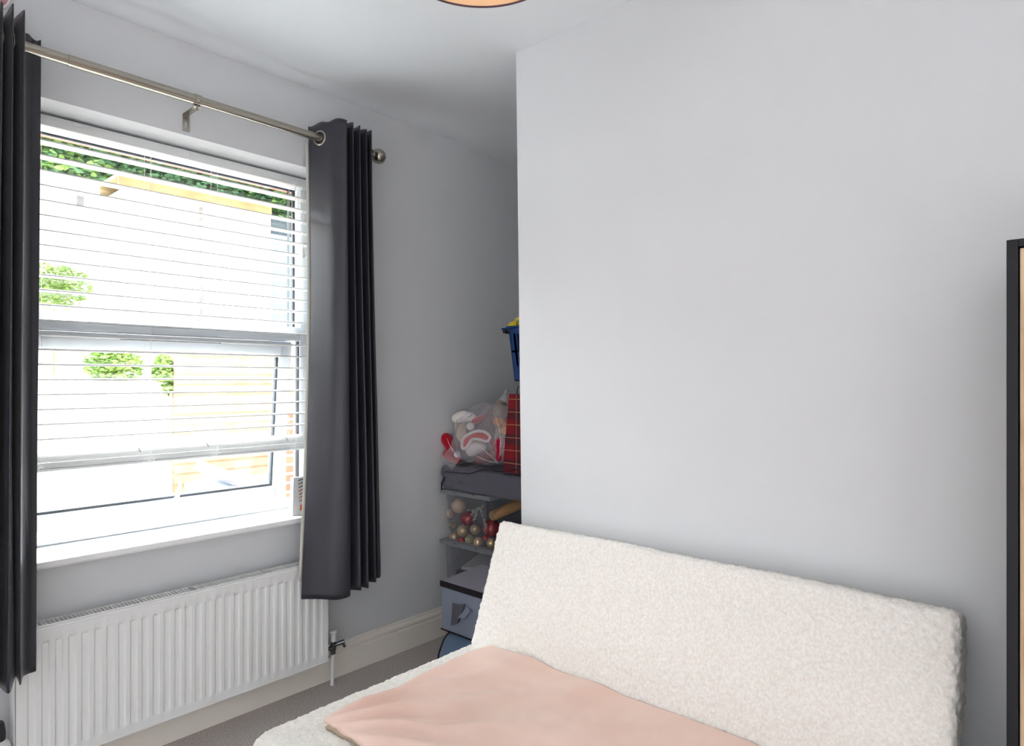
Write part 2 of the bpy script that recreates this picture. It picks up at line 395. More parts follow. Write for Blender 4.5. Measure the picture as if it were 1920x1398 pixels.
for (u, nm) in ((u_mid, 'b'), (.245, 'l'), (1.615, 'r')):
    mb = MB(); mb.torus((u, RV, RZ), .0172, .0022, (1, 0, 0), 28, 8); mb.tube([(u - .011, RV, RZ), (u + .011, RV, RZ)], .0184, 24)
    z0 = RZ - .022
    mb.tube([(u, RV, RZ - .015), (u, RV, z0 - .012)], .004, 10)
    mb.box((u - .011, RV - .006, z0 - .003), (u + .011, WV - .004, z0), bev=.001)
    # wall plate with a keyhole slot
    mb.box((u - .011, WV - .005, z0 - .06), (u - .004, WV - .001, z0)); mb.box((u + .004, WV - .005, z0 - .06), (u + .011, WV - .001, z0))
    mb.box((u - .004, WV - .005, z0 - .025), (u + .004, WV - .001, z0)); mb.box((u - .004, WV - .005, z0 - .06), (u + .004, WV - .001, z0 - .05))
    br = mb.build('bracket', M['nickel'], rod, 'auto')
    MB().lathe([(0, 0), (.004, 0), (.004, .003), (0, .004)], (u, WV - .005, z0 - .015), (0, -1, 0), 12).build('screw', M['chrome'], br)

# ------------------------------------------------------------------ curtains
def crom(P, t):
    n = len(P) - 1; x = min(max(t * n, 0), n - 1e-6); i = int(x); f = x - i
    p = [Vector(P[max(0, min(n, i + k))]) for k in (-1, 0, 1, 2)]
    return .5 * ((2 * p[1]) + (-p[0] + p[2]) * f + (2 * p[0] - 5 * p[1] + 4 * p[2] - p[3]) * f * f + (-p[0] + 3 * p[1] - 3 * p[2] + p[3]) * f ** 3)
def curtain(label, top, bot, n_eyelets, ztop, zbot, seed, mid=None):
    c = thing('curtain', label, 'curtain', (sum(p[0] for p in top) / len(top), 2.25, RZ), 'charcoal eyelet curtains')
    def f(a, b):
        z = ztop + (zbot - ztop) * b
        k = min(1, max(0, (b - .03) / .97)); k = k * k * (3 - 2 * k) * .45 + k * .55
        p = crom(top, a).lerp(crom(bot, a), k)
        if mid: p = p + Vector(mid) * math.sin(math.pi * b) * max(0, 1 - a * 5)
        n = noise.noise(Vector((a * 6 + seed, b * 3, seed))) * .006 * b
        zz = z + (.004 * math.sin(a * 60 + seed) if b < .01 else 0) + (.008 * noise.noise(Vector((a * 9, seed, 0))) if b > .98 else 0)
        return Vector((p[0] + n, p[1] + n * .6 * (1 if p[1] < 2.25 else 0), zz))
    o = MB().grid(f, 260, 90).build('drape', M['curtain'], c, True)
    md = o.modifiers.new('thickness', 'SOLIDIFY'); md.thickness = .0022; md.offset = 0
    # stitched hem
    hb = 1 - .075 / (ztop - zbot)
    mb = MB(); mb.grid(lambda a, b: f(a, hb + b * .0022) + Vector((0, -.0022, 0)), 260, 1)
    mb.build('hem_stitching', M['curtain'], c, True)
    k = 0
    for i in range(800):
        p, q = crom(top, i / 800), crom(top, (i + 1) / 800)
        if (p.y - RV) * (q.y - RV) <= 0 and k < n_eyelets:
            k += 1; d = (q - p).normalized(); nrm = Vector((d.y, -d.x, 0))
            if nrm.x > 0: nrm = -nrm
            if k == 1: nrm = nrm + Vector((0, -.15, 0))
            MB().torus(Vector((p.x, RV, RZ)) + nrm.normalized() * .002, .0255, .0048, nrm, 36, 8).build('eyelet', M['nickel'], c, True)
    return c, f
T = [(1.393, 2.335), (1.408, 2.262), (1.424, 2.20), (1.457, 2.165), (1.475, 2.32), (1.49, 2.17), (1.51, 2.32), (1.525, 2.175), (1.545, 2.32), (1.56, 2.18), (1.575, 2.32), (1.59, 2.19), (1.62, 2.30)]
B = [(1.304, 2.235), (1.345, 2.185), (1.392, 2.135), (1.450, 2.13), (1.455, 2.22), (1.51, 2.15), (1.52, 2.24), (1.555, 2.16), (1.575, 2.25), (1.61, 2.19), (1.63, 2.27), (1.66, 2.23), (1.70, 2.275)]
T = [Vector((*p, 0)) for p in T]; B = [Vector((*p, 0)) for p in B]
cr, fr_ = curtain('charcoal eyelet curtain drawn right of the window, over the radiator valve end', T, B, 5, 2.232, .405, 3.1, (.022, 0, 0))
# pale lining turned back along the leading edge
mb = MB(); mb.grid(lambda a, b: fr_(0, .035 + b * .93) + Vector((-.012 * (1 - a) + .003, .006 + .004 * (1 - a), 0)), 2, 60)
ln = mb.build('lining_edge', M['lining'], cr, True, label='pale cream lining edge'); md = ln.modifiers.new('t', 'SOLIDIFY'); md.thickness = .0015
T2 = [(.512, 2.335), (.484, 2.328), (.456, 2.285), (.437, 2.165), (.43, 2.32), (.413, 2.165), (.405, 2.32), (.39, 2.165), (.375, 2.32), (.355, 2.165), (.33, 2.32), (.30, 2.17), (.25, 2.3)]
B2 = [(.480, 2.247), (.465, 2.246), (.446, 2.225), (.425, 2.16), (.43, 2.235), (.40, 2.14), (.385, 2.225), (.365, 2.14), (.35, 2.22), (.33, 2.14), (.31, 2.22), (.28, 2.14), (.24, 2.22)]
T2 = [Vector((*p, 0)) for p in T2]; B2 = [Vector((*p, 0)) for p in B2]
curtain('charcoal eyelet curtain bunched at the left edge of the window', T2, B2, 5, 2.232, .405, 8.4)

# ------------------------------------------------------------------ radiator
rad = thing('radiator', 'white ribbed panel radiator on the wall under the window', 'radiator', (.939, 2.29, .12))
U0, U1, Z0, Z1, RF = .439, 1.439, .12, .52, 2.265
us = [U0, U0 + .012]; ds = [0, 0]
n = 29; p0 = U0 + .02; pit = (U1 - .02 - p0) / n
for i in range(n):
    a = p0 + i * pit
    for k, d in ((.16, 0), (.22, .35), (.30, 1), (.70, 1), (.78, .35), (.84, 0)): us.append(a + k * pit); ds.append(d)
us += [U1 - .012, U1]; ds += [0, 0]
zs = [(Z0, 0), (Z0 + .026, 0), (Z0 + .030, .35), (Z0 + .038, 1), (Z1 - .052, 1), (Z1 - .047, .35), (Z1 - .044, 0), (Z1 - .012, 0)]
mb = MB(); g = [[mb.bm.verts.new((u, RF + .006 * du * dz, z)) for z, dz in zs] for u, du in zip(us, ds)]
for i in range(len(us) - 1):
    for j in range(len(zs) - 1): mb.bm.faces.new((g[i][j], g[i + 1][j], g[i + 1][j + 1], g[i][j + 1]))
# rolled rims and body
mb.box((U0, RF + .008, Z0), (U1, RF + .012, Z1 - .012))
mb.tube([(U0, RF + .004, Z0 - .001), (U1, RF + .004, Z0 - .001)], .005, 10); mb.tube([(U0 + .002, RF + .004, Z1 - .010), (U1 - .002, RF + .004, Z1 - .010)], .005, 10)
mb.build('front_panel', M['rad'], rad, 'auto')
for u in (U0 - .003, U1 + .001):
    MB().box((u, RF + .006, Z0 + .01), (u + .002, 2.325, Z1), bev=.0008).build('side_panel', M['rad'], rad, 'auto')
mb = MB(); mb.box((U0, RF + .004, Z1 - .004), (U1, RF + .009, Z1)); mb.box((U0, 2.318, Z1 - .004), (U1, 2.323, Z1))
k = 92
for i in range(k + 1):
    u = U0 + (U1 - U0) * i / k
    if abs(u - .937) < .004: continue
    mb.box((u - .0016, RF + .008, Z1 - .0035), (u + .0016, 2.32, Z1 - .0005))
mb.box((.925, RF + .008, Z1 - .0035), (.932, 2.32, Z1 - .0005)); mb.box((.942, RF + .008, Z1 - .0035), (.949, 2.32, Z1 - .0005))
mb.build('top_grille', M['rad'], rad)
mb = MB()
for i in range(56):
    u = U0 + .02 + .96 * i / 55
    mb.box((u - .0006, RF + .014, Z0 + .04), (u + .0006, 2.316, Z1 - .03))
mb.box((U0 + .01, 2.316, Z0 + .03), (U1 - .01, 2.318, Z1 - .02))
mb.build('convector_fins', M['rad'], rad)
for u in (.60, 1.25): MB().box((u, 2.318, .2), (u + .03, WV - .001, .45)).build('wall_bracket', M['rad'], rad)
vl = thing('radiator_valve', 'chrome radiator valve with white cap on a white pipe', 'radiator valve', (1.484, 2.30, 0))
VX, VV = 1.483, 2.30
MB().tube([(VX - .004, VV, 0), (VX, VV, .135)], .0075, 16).build('pipe', M['white_plastic'], vl, 'auto')
mb = MB(); mb.lathe([(0, .125), (.011, .125), (.011, .14), (.013, .142), (.013, .158), (.010, .160), (.010, .178), (0, .178)], (VX, VV, 0), seg=20)
mb.tube([(VX, VV, .150), (1.441, VV, .150)], .008, 14)
mb.tube([(VX, VV, .158), (VX + .02, VV - .02, .168), (VX + .034, VV - .03, .173)], [.007, .009, .009], 12)
mb.tube([(VX + .028, VV - .024, .168), (VX + .036, VV - .03, .150)], [.006, .006], 10)
mb.build('valve_body', M['chrome'], vl, 'auto')
MB().lathe([(0, .176), (.013, .176), (.013, .206), (.0165, .209), (.0165, .217), (.012, .220), (0, .220)], (VX, VV, 0), seg=24).build('valve_cap', M['white_plastic'], vl, 'auto')

# ------------------------------------------------------------------ pendant lamp
def translucent(m, f):
    nt = m.node_tree; b = nt.nodes['Principled BSDF']; o = nt.nodes['Material Output']
    t = nt.nodes.new('ShaderNodeBsdfTranslucent'); mx = nt.nodes.new('ShaderNodeMixShader'); mx.inputs[0].default_value = f
    src = b.inputs['Base Color']
    if src.is_linked: nt.links.new(src.links[0].from_socket, t.inputs['Color'])
    else: t.inputs['Color'].default_value = src.default_value
    nt.links.new(b.outputs[0], mx.inputs[1]); nt.links.new(t.outputs[0], mx.inputs[2]); nt.links.new(mx.outputs[0], o.inputs['Surface'])
    return m

LC = Vector((.905, .900, 2.05)); LR = .17
lamp = thing('pendant_lamp', 'drum pendant lampshade with dark rim and glowing lattice lining', 'pendant lamp', LC)
def shade_mat():
    m = mat('lampshade_lattice', (236, 200, 160), .8); nt = m.node_tree; b = nt.nodes['Principled BSDF']
    tc = nt.nodes.new('ShaderNodeTexCoord'); sp = nt.nodes.new('ShaderNodeSeparateXYZ'); nt.links.new(tc.outputs['Object'], sp.inputs[0])
    def mth(op, a, b_=None):
        n = nt.nodes.new('ShaderNodeMath'); n.operation = op
        for i, q in enumerate((a, b_)):
            if q is None: continue
            if isinstance(q, (int, float)): n.inputs[i].default_value = q
            else: nt.links.new(q, n.inputs[i])
        return n.outputs[0]
    ang = mth('ARCTAN2', mth('SUBTRACT', sp.outputs[1], LC.y), mth('SUBTRACT', sp.outputs[0], LC.x))
    s_ = mth('MULTIPLY', ang, LR / .022); z_ = mth('MULTIPLY', sp.outputs[2], 1 / .022)
    f1 = mth('FRACT', mth('MULTIPLY', mth('ADD', s_, z_), 1.5)); f2 = mth('FRACT', mth('MULTIPLY', mth('SUBTRACT', s_, z_), 1.5))
    ck = mth('FRACT', mth('MULTIPLY', mth('ADD', mth('FLOOR', s_), mth('FLOOR', z_)), .5))
    sel = mth('GREATER_THAN', ck, .25)
    l1 = mth('LESS_THAN', f1, .38); l2 = mth('LESS_THAN', f2, .38)
    pat = mth('ADD', mth('MULTIPLY', l1, sel), mth('MULTIPLY', l2, mth('SUBTRACT', 1, sel)))
    band = mth('GREATER_THAN', sp.outputs[2], 2.068)
    fac = mth('MULTIPLY', pat, band)
    mx = nt.nodes.new('ShaderNodeMix'); mx.data_type = 'RGBA'; mx.inputs['A'].default_value = lin((240, 206, 166)); mx.inputs['B'].default_value = lin((176, 150, 140))
    nt.links.new(fac, mx.inputs['Factor']); nt.links.new(mx.outputs['Result'], b.inputs['Base Color'])
    return m
mb = MB(); mb.lathe([(LR - .001, 0), (LR - .001, .2)], LC, seg=96); sh = mb.build('lamp_shade', translucent(shade_mat(), .45), lamp, True)
mb = MB(); mb.lathe([(LR + .0005, .001), (LR + .0005, .199)], LC, seg=96); mb.build('shade_cover', translucent(mat('plum_fabric', (200, 186, 196), .8), .5), lamp, True)
for dz in (.001, .2): MB().torus(LC + Vector((0, 0, dz)), LR, .0022, (0, 0, 1), 96, 8).build('shade_rim', mat('dark_trim', (66, 44, 58), .7), lamp, True)
mb = MB()
for k in range(3): mb.tube([LC + Vector((LR * math.cos(k * 2.094), LR * math.sin(k * 2.094), .198)), LC + Vector((.02 * math.cos(k * 2.094), .02 * math.sin(k * 2.094), .17))], .0015, 6)
mb.torus(LC + Vector((0, 0, .17)), .02, .002, (0, 0, 1), 20, 6); mb.lathe([(0, .21), (.015, .21), (.018, .16), (.018, .14), (0, .14)], LC, seg=20); mb.build('lamp_holder', M['white_plastic'], lamp, 'auto')
MB().tube([LC + Vector((0, 0, .2)), (LC.x, LC.y, 2.37)], .003, 8).build('flex', M['white_plastic'], lamp)
MB().lathe([(0, 2.365), (.035, 2.37), (.045, 2.392), (.045, 2.402)], (LC.x, LC.y, 0), seg=28).build('ceiling_rose', M['white_plastic'], lamp, 'auto')
MB().ball(LC + Vector((0, 0, .09)), .030, (1, 1, 1.2)).build('bulb', mat('lit_bulb', (255, 226, 190), .5, emit=((255, 222, 180), 6)), lamp, True)
l = bpy.data.lights.new('bulb_light', 'POINT'); l.energy = 12; l.color = (1, .90, .80); l.shadow_soft_size = .033
lo = bpy.data.objects.new('bulb_light', l); COL.objects.link(lo); lo.location = LC + Vector((0, 0, .09))
lo.parent = lamp; lo.matrix_parent_inverse = Matrix.Translation(lamp.location).inverted()

# ------------------------------------------------------------------ cabinet at the right edge
CBU = 1.45; cv1 = at(1887, 700, u=CBU).y; cz = at(1887, 450, u=CBU).z
cab = thing('cabinet', 'tall cabinet with black frame and oak door at the right edge', 'cabinet', (CBU, cv1 - .3, 0))
mb = MB(); W_ = .62; tk = .0165
cb0 = CU - .023
mb.box((CBU, cv1 - tk, 0), (cb0, cv1, cz), bev=.001); mb.box((CBU, cv1 - W_, 0), (cb0, cv1 - W_ + tk, cz), bev=.001)
mb.box((CBU, cv1 - W_ + tk, cz - .0135), (cb0, cv1 - tk, cz), bev=.001); mb.box((CBU, cv1 - W_ + tk, .06), (cb0, cv1 - tk, .076)); mb.box((cb0 - .006, cv1 - W_ + tk, .07), (cb0, cv1 - tk, cz - .014))
mb.build('carcass', M['black'], cab)
for k in range(2):
    wv = (W_ - 2 * tk - .006) / 2
    a = cv1 - tk - .002 - k * (wv + .002)
    d = MB().box((CBU + .004, a - wv, .08), (CBU + .022, a, cz - .016), bev=.0015).build('door', M['oak'], cab)
    hv = a - wv + .03 if k == 0 else a - .03
    MB().tube([(CBU + .004, hv, .78), (CBU - .02, hv, .78), (CBU - .02, hv, .92), (CBU + .004, hv, .92)], .005, 8).build('handle', M['black'], d)

# ------------------------------------------------------------------ sofa bed
sofa = thing('sofa_bed', 'cream sherpa covered sofa bed against the chimney breast wall', 'sofa bed', (1.2, .88, 0))
def puff(size, rad, step, amp, sag=None):
    """rounded slab as a dense grid, curls of fleece as real relief; returns MB centred on the origin"""
    sx, sy, sz = [s / 2 for s in size]; mb = MB(); vm = {}
    def pt(x, y, z):
        key = (round(x * 4000), round(y * 4000), round(z * 4000))
        if key in vm: return vm[key]
        q = Vector((max(-sx + rad, min(sx - rad, x)), max(-sy + rad, min(sy - rad, y)), max(-sz + rad, min(sz - rad, z))))
        d = Vector((x, y, z)) - q
        nn = d.normalized() if d.length > 1e-6 else Vector((0, 0, 1))
        p = q + nn * rad
        if sag: p = p + sag(p)
        pj = p * (1 / .0125); f = noise.voronoi(pj + noise.noise_vector(pj * .8) * .5)[0][0]; f2 = noise.noise(p * 40)
        p = p + nn * (amp * (1 - 1.7 * min(f, 1)) + amp * .4 * f2)
        vm[key] = mb.bm.verts.new(p); return vm[key]
    def axis(h):
        n = max(2, int(round(2 * h / step))); return [-h + 2 * h * i / n for i in range(n + 1)]
    X, Y, Z = axis(sx), axis(sy), axis(sz)
    for (A, Bx, fn) in ((X, Y, lambda a, b, s: (a, b, s * sz)), (X, Z, lambda a, b, s: (a, s * sy, b)), (Y, Z, lambda a, b, s: (s * sx, a, b))):
        for s in (-1, 1):
            for i in range(len(A) - 1):
                for j in range(len(Bx) - 1):
                    q = [pt(*fn(A[i], Bx[j], s)), pt(*fn(A[i + 1], Bx[j], s)), pt(*fn(A[i + 1], Bx[j + 1], s)), pt(*fn(A[i], Bx[j + 1], s))]
                    if len(set(q)) == 4: mb.bm.faces.new(q)
    return mb
# backrest: x across thickness, y along the wall, z up the slope
tilt = R(19.7)
def bsag(p): return Vector((.006 * noise.noise(Vector((0, p.y * 2.2, p.z * 2.2))), .004 * noise.noise(Vector((3, p.y * 3, p.z * 4))), .006 * noise.noise(Vector((7, p.y * 2.5, 0)))))
mb = puff((.105, 1.322, .50), .020, .0040, .0042, bsag)
# front face bottom sits near u=1.49 z=.335, top near u=1.637 z=.745
rm = Matrix.Rotation(tilt, 3, 'Y')
fb = Vector((1.637, 0, .752)); axis_z = rm @ Vector((0, 0, 1)); axis_x = rm @ Vector((1, 0, 0))
c = fb - axis_z * .25 + axis_x * .0525; c.y = .874
for v in mb.bm.verts: v.co = rm @ v.co + c
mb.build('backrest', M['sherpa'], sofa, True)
def ssag(p): return Vector((0, .008 * noise.noise(Vector((p.x * 4, 2, 0))), .008 * noise.noise(Vector((p.x * 3, p.y * 3, 5)))))
mb = puff((.80, 1.385, .19), .040, .0048, .0038, ssag)
for v in mb.bm.verts: v.co += Vector((1.165, .868, .266))
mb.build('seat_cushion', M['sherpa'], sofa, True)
mb = MB(); mb.box((.82, .24, .10), (1.60, 1.50, .18), bev=.005); mb.build('base_frame', M['black'], sofa)
for u in (.87, 1.52):
    for v in (.3, 1.44): MB().lathe([(0, 0), (.018, 0), (.024, .11), (0, .11)], (u, v, 0), seg=16).build('leg', M['black'], sofa, 'auto')

# ------------------------------------------------------------------ blanket
bk = thing('blanket', 'pink fleece blanket folded over the sofa bed seat', 'blanket', (1.2, .85, .37))
LVe = 1.447; UFe = .905
def blz(u, v, off=0):
    """height of the upper layer"""
    h = .368
    # soft ridges that fan out from the front left corner
    du, dv = u - (UFe - .06), (LVe + .02) - v
    ang = math.atan2(du, max(dv, 1e-4)); rr = math.hypot(du, dv)
    fade = min(1, rr / .12) * math.exp(-max(0, rr - .15) * 1.6)
    fade *= min(1, max(0, (u - UFe) / .10)) * .8 + .2
    h += .022 * fade * (.5 + .5 * math.sin(ang * 21 + 1.6 * noise.noise(Vector((u * 5, v * 5, 0))))) ** 1.5
    h += .005 * noise.noise(Vector((u * 7, v * 3.5, 1))) + .0025 * noise.noise(Vector((u * 22, v * 12, 4)))
    h += .012 * math.exp(-((u - 1.42) / .08) ** 2) * math.exp(-((v - 1.38) / .10) ** 2) + .006
    return h + off
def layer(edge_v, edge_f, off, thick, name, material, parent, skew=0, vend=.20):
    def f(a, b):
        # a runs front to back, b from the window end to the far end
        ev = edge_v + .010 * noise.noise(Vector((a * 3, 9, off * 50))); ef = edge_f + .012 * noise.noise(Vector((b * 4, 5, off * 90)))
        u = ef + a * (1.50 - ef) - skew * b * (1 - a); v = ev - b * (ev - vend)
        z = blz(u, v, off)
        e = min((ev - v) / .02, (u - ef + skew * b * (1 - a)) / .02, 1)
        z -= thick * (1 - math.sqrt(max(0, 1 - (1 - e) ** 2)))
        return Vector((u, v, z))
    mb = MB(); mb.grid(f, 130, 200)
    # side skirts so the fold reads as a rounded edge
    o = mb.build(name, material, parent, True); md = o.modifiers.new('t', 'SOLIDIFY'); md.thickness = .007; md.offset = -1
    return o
layer(LVe, UFe, .012, .014, 'upper_layer', M['blanket'], bk)
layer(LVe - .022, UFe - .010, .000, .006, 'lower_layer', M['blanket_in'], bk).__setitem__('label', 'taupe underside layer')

# ------------------------------------------------------------------ gadget on the sill
g = thing('air_freshener', 'white upright plastic gadget with arc slots and orange square on window sill', 'air freshener', (1.36, 2.385, .69))
ga = at(545, 965, v=2.385); gb = at(580, 965, v=2.385)
u0, u1 = ga.x, ga.x + .085
def slab(z, th): return (z)
Hh = .148; lean = .012
mb = MB(); q = [(u0, 2.372, .69), (u1, 2.372, .69), (u1 - .012, 2.372 + lean, .69 + Hh), (u0 + .012, 2.372 + lean, .69 + Hh)]
mb.prism(q, (0, .022, 0)); mb.build('casing', M['white_plastic'], g)
slot = mat('slot_orange', (196, 100, 52), .6); grey = mat('slot_rim', (250, 250, 250), .4)  # lower slots take the orange revealed inside
for i in range(7):
    z = .742 + i * .0135; cu = u0 + .047 - i * .0003
    pts = []
    for k in range(9):
        t = k / 8; pts.append((cu - .014 + .030 * t, 2.371 + lean * (z - .69) / Hh, z + .005 * math.sin(math.pi * (.15 + .7 * t)) + .004 * t))
    MB().tube(pts, .0016, 6).build('slot', slot if i < 4 else M['gasket'], g)
    MB().tube([(p[0], p[1] - .0006, p[2] + .0038) for p in pts], .0013, 6).build('slot_louvre', grey, g)
MB().prism([(u0 + .033, 2.3722, .708), (u0 + .058, 2.3724, .710), (u0 + .060, 2.374, .732), (u0 + .036, 2.3738, .730)], (0, -.0015, 0)).build('square', mat('orange_plastic', (214, 110, 48), .5), g, label='orange square')

# ------------------------------------------------------------------ alcove stack
def crate(name, label, u0, u1, v0, v1, z0, z1, lid_over=.012, lid=True, taper=.014):
    c = thing(name, label, 'storage box', ((u0 + u1) / 2, (v0 + v1) / 2, z0), 'clear plastic storage boxes stacked in the alcove')
    zt = z1 - .016; t = .0025
    mb = MB()
    def wallq(a0, b0, a1, b1):
        mb.prism([a0, a1, b1, b0], (0, 0, 0.0))
    o = [(u0 + taper, v0 + taper, z0 + .002), (u1 - taper, v0 + taper, z0 + .002), (u1 - taper, v1 - taper, z0 + .002), (u0 + taper, v1 - taper, z0 + .002)]
    p = [(u0, v0, zt), (u1, v0, zt), (u1, v1, zt), (u0, v1, zt)]
    ob = [mb.bm.verts.new(q) for q in o]; pb = [mb.bm.verts.new(q) for q in p]
    mb.bm.faces.new(ob)
    for i in range(4): mb.bm.faces.new((ob[i], ob[(i + 1) % 4], pb[(i + 1) % 4], pb[i]))
    es = [e for e in mb.bm.edges if abs(e.verts[0].co.z - e.verts[1].co.z) > .05]
    bmesh.ops.bevel(mb.bm, geom=es, offset=.022, segments=4, affect='EDGES')
    body = mb.build('box_body', M['clear_box'], c, 'auto')
    e = lid_over
    mb = MB(); mb.box((u0 - e, v0 - e, zt - .006), (u1 + e, v1 + e, z1), bev=.006)
    mb.box((u0 + .03, v0 + .03, z1), (u1 - .03, v1 - .03, z1 + .0), bev=0)
    ld = mb.build('lid', mat('grey_lid', (122, 124, 128), .4), c, 'auto')
    for vv in (v0 + (v1 - v0) * .3, v0 + (v1 - v0) * .72): MB().box((u0 - e - .001, vv - .006, z1 - .008), (u0 - e + .002, vv + .006, z1 - .004)).build('lid_notch', M['gasket'], ld)
    return c
GU, GV0, GV1 = 2.085, 2.005, 2.312
crate('storage_box', 'large clear lidded storage box on the alcove floor, under the bauble box', GU, 2.60, GV0 - .03, GV1 + .0, 0, .478)
crate('storage_box', 'clear lidded storage box full of gold and red baubles', GU + .004, 2.55, GV0 - .0, GV1 - .003, .4785, .714)
# papers inside the lower box
tag(MB().prism([(2.15, 2.25, .33), (2.15, 2.05, .36), (2.38, 2.05, .43), (2.38, 2.25, .41)], (0, 0, .012)).build('paper_stack', mat('papers', (206, 204, 200), .8)), 'pale papers inside the lower clear storage box', 'papers')
tag(MB().box((2.13, 2.01, .003), (2.52, 2.27, .33), bev=.01).build('packed_bag', mat('dark_bag', (60, 60, 70), .9, bump=(30, .5, .01))), 'dark folded bag packed inside the lower clear storage box', 'bag')

# baubles
BG = 'christmas baubles in the clear box'
gold = mat('gold_bauble', (214, 186, 148), .28, metal=.6, coat=.5); red = mat('red_bauble', (176, 16, 34), .25, metal=.3, coat=.6)
tex = mat('textured_gold', (198, 188, 150), .22, metal=.5, bump=(160, 1, .01, 'vor')); cream = mat('gauze_ball', (212, 186, 160), .7, bump=(90, .5, .004))
def bauble(x, y, rpx, m_, label, u=2.13, amp=0, sub=3):
    p = at(x, y, u=u); depth = p.x * FX + p.y * FY; r = rpx / FPX * depth
    b = thing('bauble', label, 'bauble', p, BG)
    MB().ball(p, r, sub=sub, amp=amp, fr=12).build('ball', m_, b, True)
    MB().lathe([(0, 0), (r * .2, 0), (r * .2, r * .2), (0, r * .22)], p + Vector((0, 0, r * .96)), seg=12).build('cap', M['nickel'], b)
    return b
bauble(860, 948, 13.5, cream, 'largest pale round ball, top left inside the clear box', 2.14)
bauble(849, 985, 8.5, tex, 'textured gold bauble at the left wall of the clear box')
bauble(852, 1006, 9, gold, 'matt gold bauble low in the left corner of the clear box')
bauble(868, 995, 11, gold, 'smooth gold bauble left of centre above a small red one', 2.125)
bauble(891, 992, 10, gold, 'smooth gold bauble right of centre below the frosted twig', 2.135)
bauble(865.5, 1013, 6.5, red, 'small shiny red bauble on the bottom between gold ones', 2.115)
bauble(881, 1011, 9.5, tex, 'textured gold bauble at the bottom centre of the box', 2.12)
bauble(897, 1016, 9.5, gold, 'gold bauble at the bottom right of the textured one', 2.118)
bauble(910, 1008, 5.5, red, 'small red bauble at the right beside the cream sofa edge', 2.115)
bauble(878, 972, 15, red, 'big dark red bauble behind the gold ones', 2.20)
bauble(922, 990, 17, red, 'big bright red bauble half hidden by the sofa back', 2.17)
bauble(921, 1018, 9, gold, 'gold bauble low at the right, mostly behind the sofa', 2.125)
bauble(846, 962, 9, cream, 'small pale ball under the largest pale one', 2.16)
# frosted twig
mb = MB(); a = at(893, 945, u=2.125); b = at(905, 985, u=2.12)
base = at(914, 950, u=2.15)
stems = [(at(908, 946, u=2.15), at(884, 962, u=2.115)), (at(900, 950, u=2.14), at(912, 990, u=2.112)), (at(896, 955, u=2.13), at(889, 975, u=2.112))]
for s0, s1 in stems:
    mb.tube([s0, s1], .002, 6)
    for i in range(46):
        t = i / 46; p = s0.lerp(s1, t)
        d = Vector((random.uniform(-.6, .2), random.uniform(-1, 1), random.uniform(-1, 1))).normalized() * .013 + (s1 - s0).normalized() * .008
        mb.tube([p, p + d], [.0013, .0005], 4)
tag(mb.build('frosted_twig', mat('frosted_needles', (150, 152, 138), .6, mix=((214, 216, 208), 200, .8))), 'frosted green fir twig inside the clear bauble box', 'twig')
# wooden cone / roll at the top right of the box
a = at(921, 968, u=2.125); b = at(985, 940, u=2.30)
tag(MB().tube([a, a.lerp(b, .04), b], [.019, .0235, .026], 24).build('wooden_roll', mat('tan_card', (190, 146, 104), .6)), 'tan cylinder lying at the top right of the bauble box', 'roll')

# charcoal fabric bag on the bauble box
def softbox(a, b, amp, seed, n=26, bev=.02):
    sx, sy, sz = [(b[i] - a[i]) / 2 for i in range(3)]; c = Vector([(a[i] + b[i]) / 2 for i in range(3)]); mb = MB()
    g_ = bmesh.ops.create_cube(mb.bm, size=2); bmesh.ops.subdivide_edges(mb.bm, edges=mb.bm.edges, cuts=n, use_grid_fill=True)
    for v in mb.bm.verts:
        p = Vector((v.co.x * sx, v.co.y * sy, v.co.z * sz))
        q = Vector([max(-s + bev, min(s - bev, x)) for s, x in zip((sx, sy, sz), p)]); d = p - q
        p = q + (d.normalized() * bev if d.length > 1e-6 else Vector())
        nn = Vector([(x if abs(x) > .98 else 0) for x in v.co])
        k = noise.noise(Vector((p.x * 9 + seed, p.y * 9, p.z * 14))) + .6 * abs(noise.noise(Vector((p.x * 20, p.y * 20 + seed, p.z * 25))))
        flat = 0 if v.co.z < -.98 else 1
        p += nn.normalized() * (k - .3) * amp * flat if nn.length else Vector()
        v.co = p + c
    return mb
bagm = weave('charcoal_nonwoven', (92, 90, 101), 500, .75)
cbag = thing('fabric_bag', 'charcoal fabric storage bag between bauble box and toy bag', 'bag', (2.3, 2.15, .715))
softbox((GU - .012, 1.66, .7145), (2.5, GV1 + .0, .828), .022, 2.2).build('bag_body', bagm, cbag, True)
mb = MB(); pts = [at(830, 900, u=2.066), at(838, 916, u=2.062), at(862, 915, u=2.06), at(878, 900, u=2.058), at(881, 889, u=2.058)]
mb.tube([at(828, 918, u=2.07), at(828, 905, u=2.064), at(834, 894, u=2.062)], .003, 6)
mb.tube([at(834, 884, u=2.061), at(880, 888, u=2.057), at(905, 880, u=2.057), at(940, 884, u=2.06), at(972, 880, u=2.062)], .0024, 6)
mb.build('seam', mat('black_piping', (28, 26, 34), .7), cbag, True)

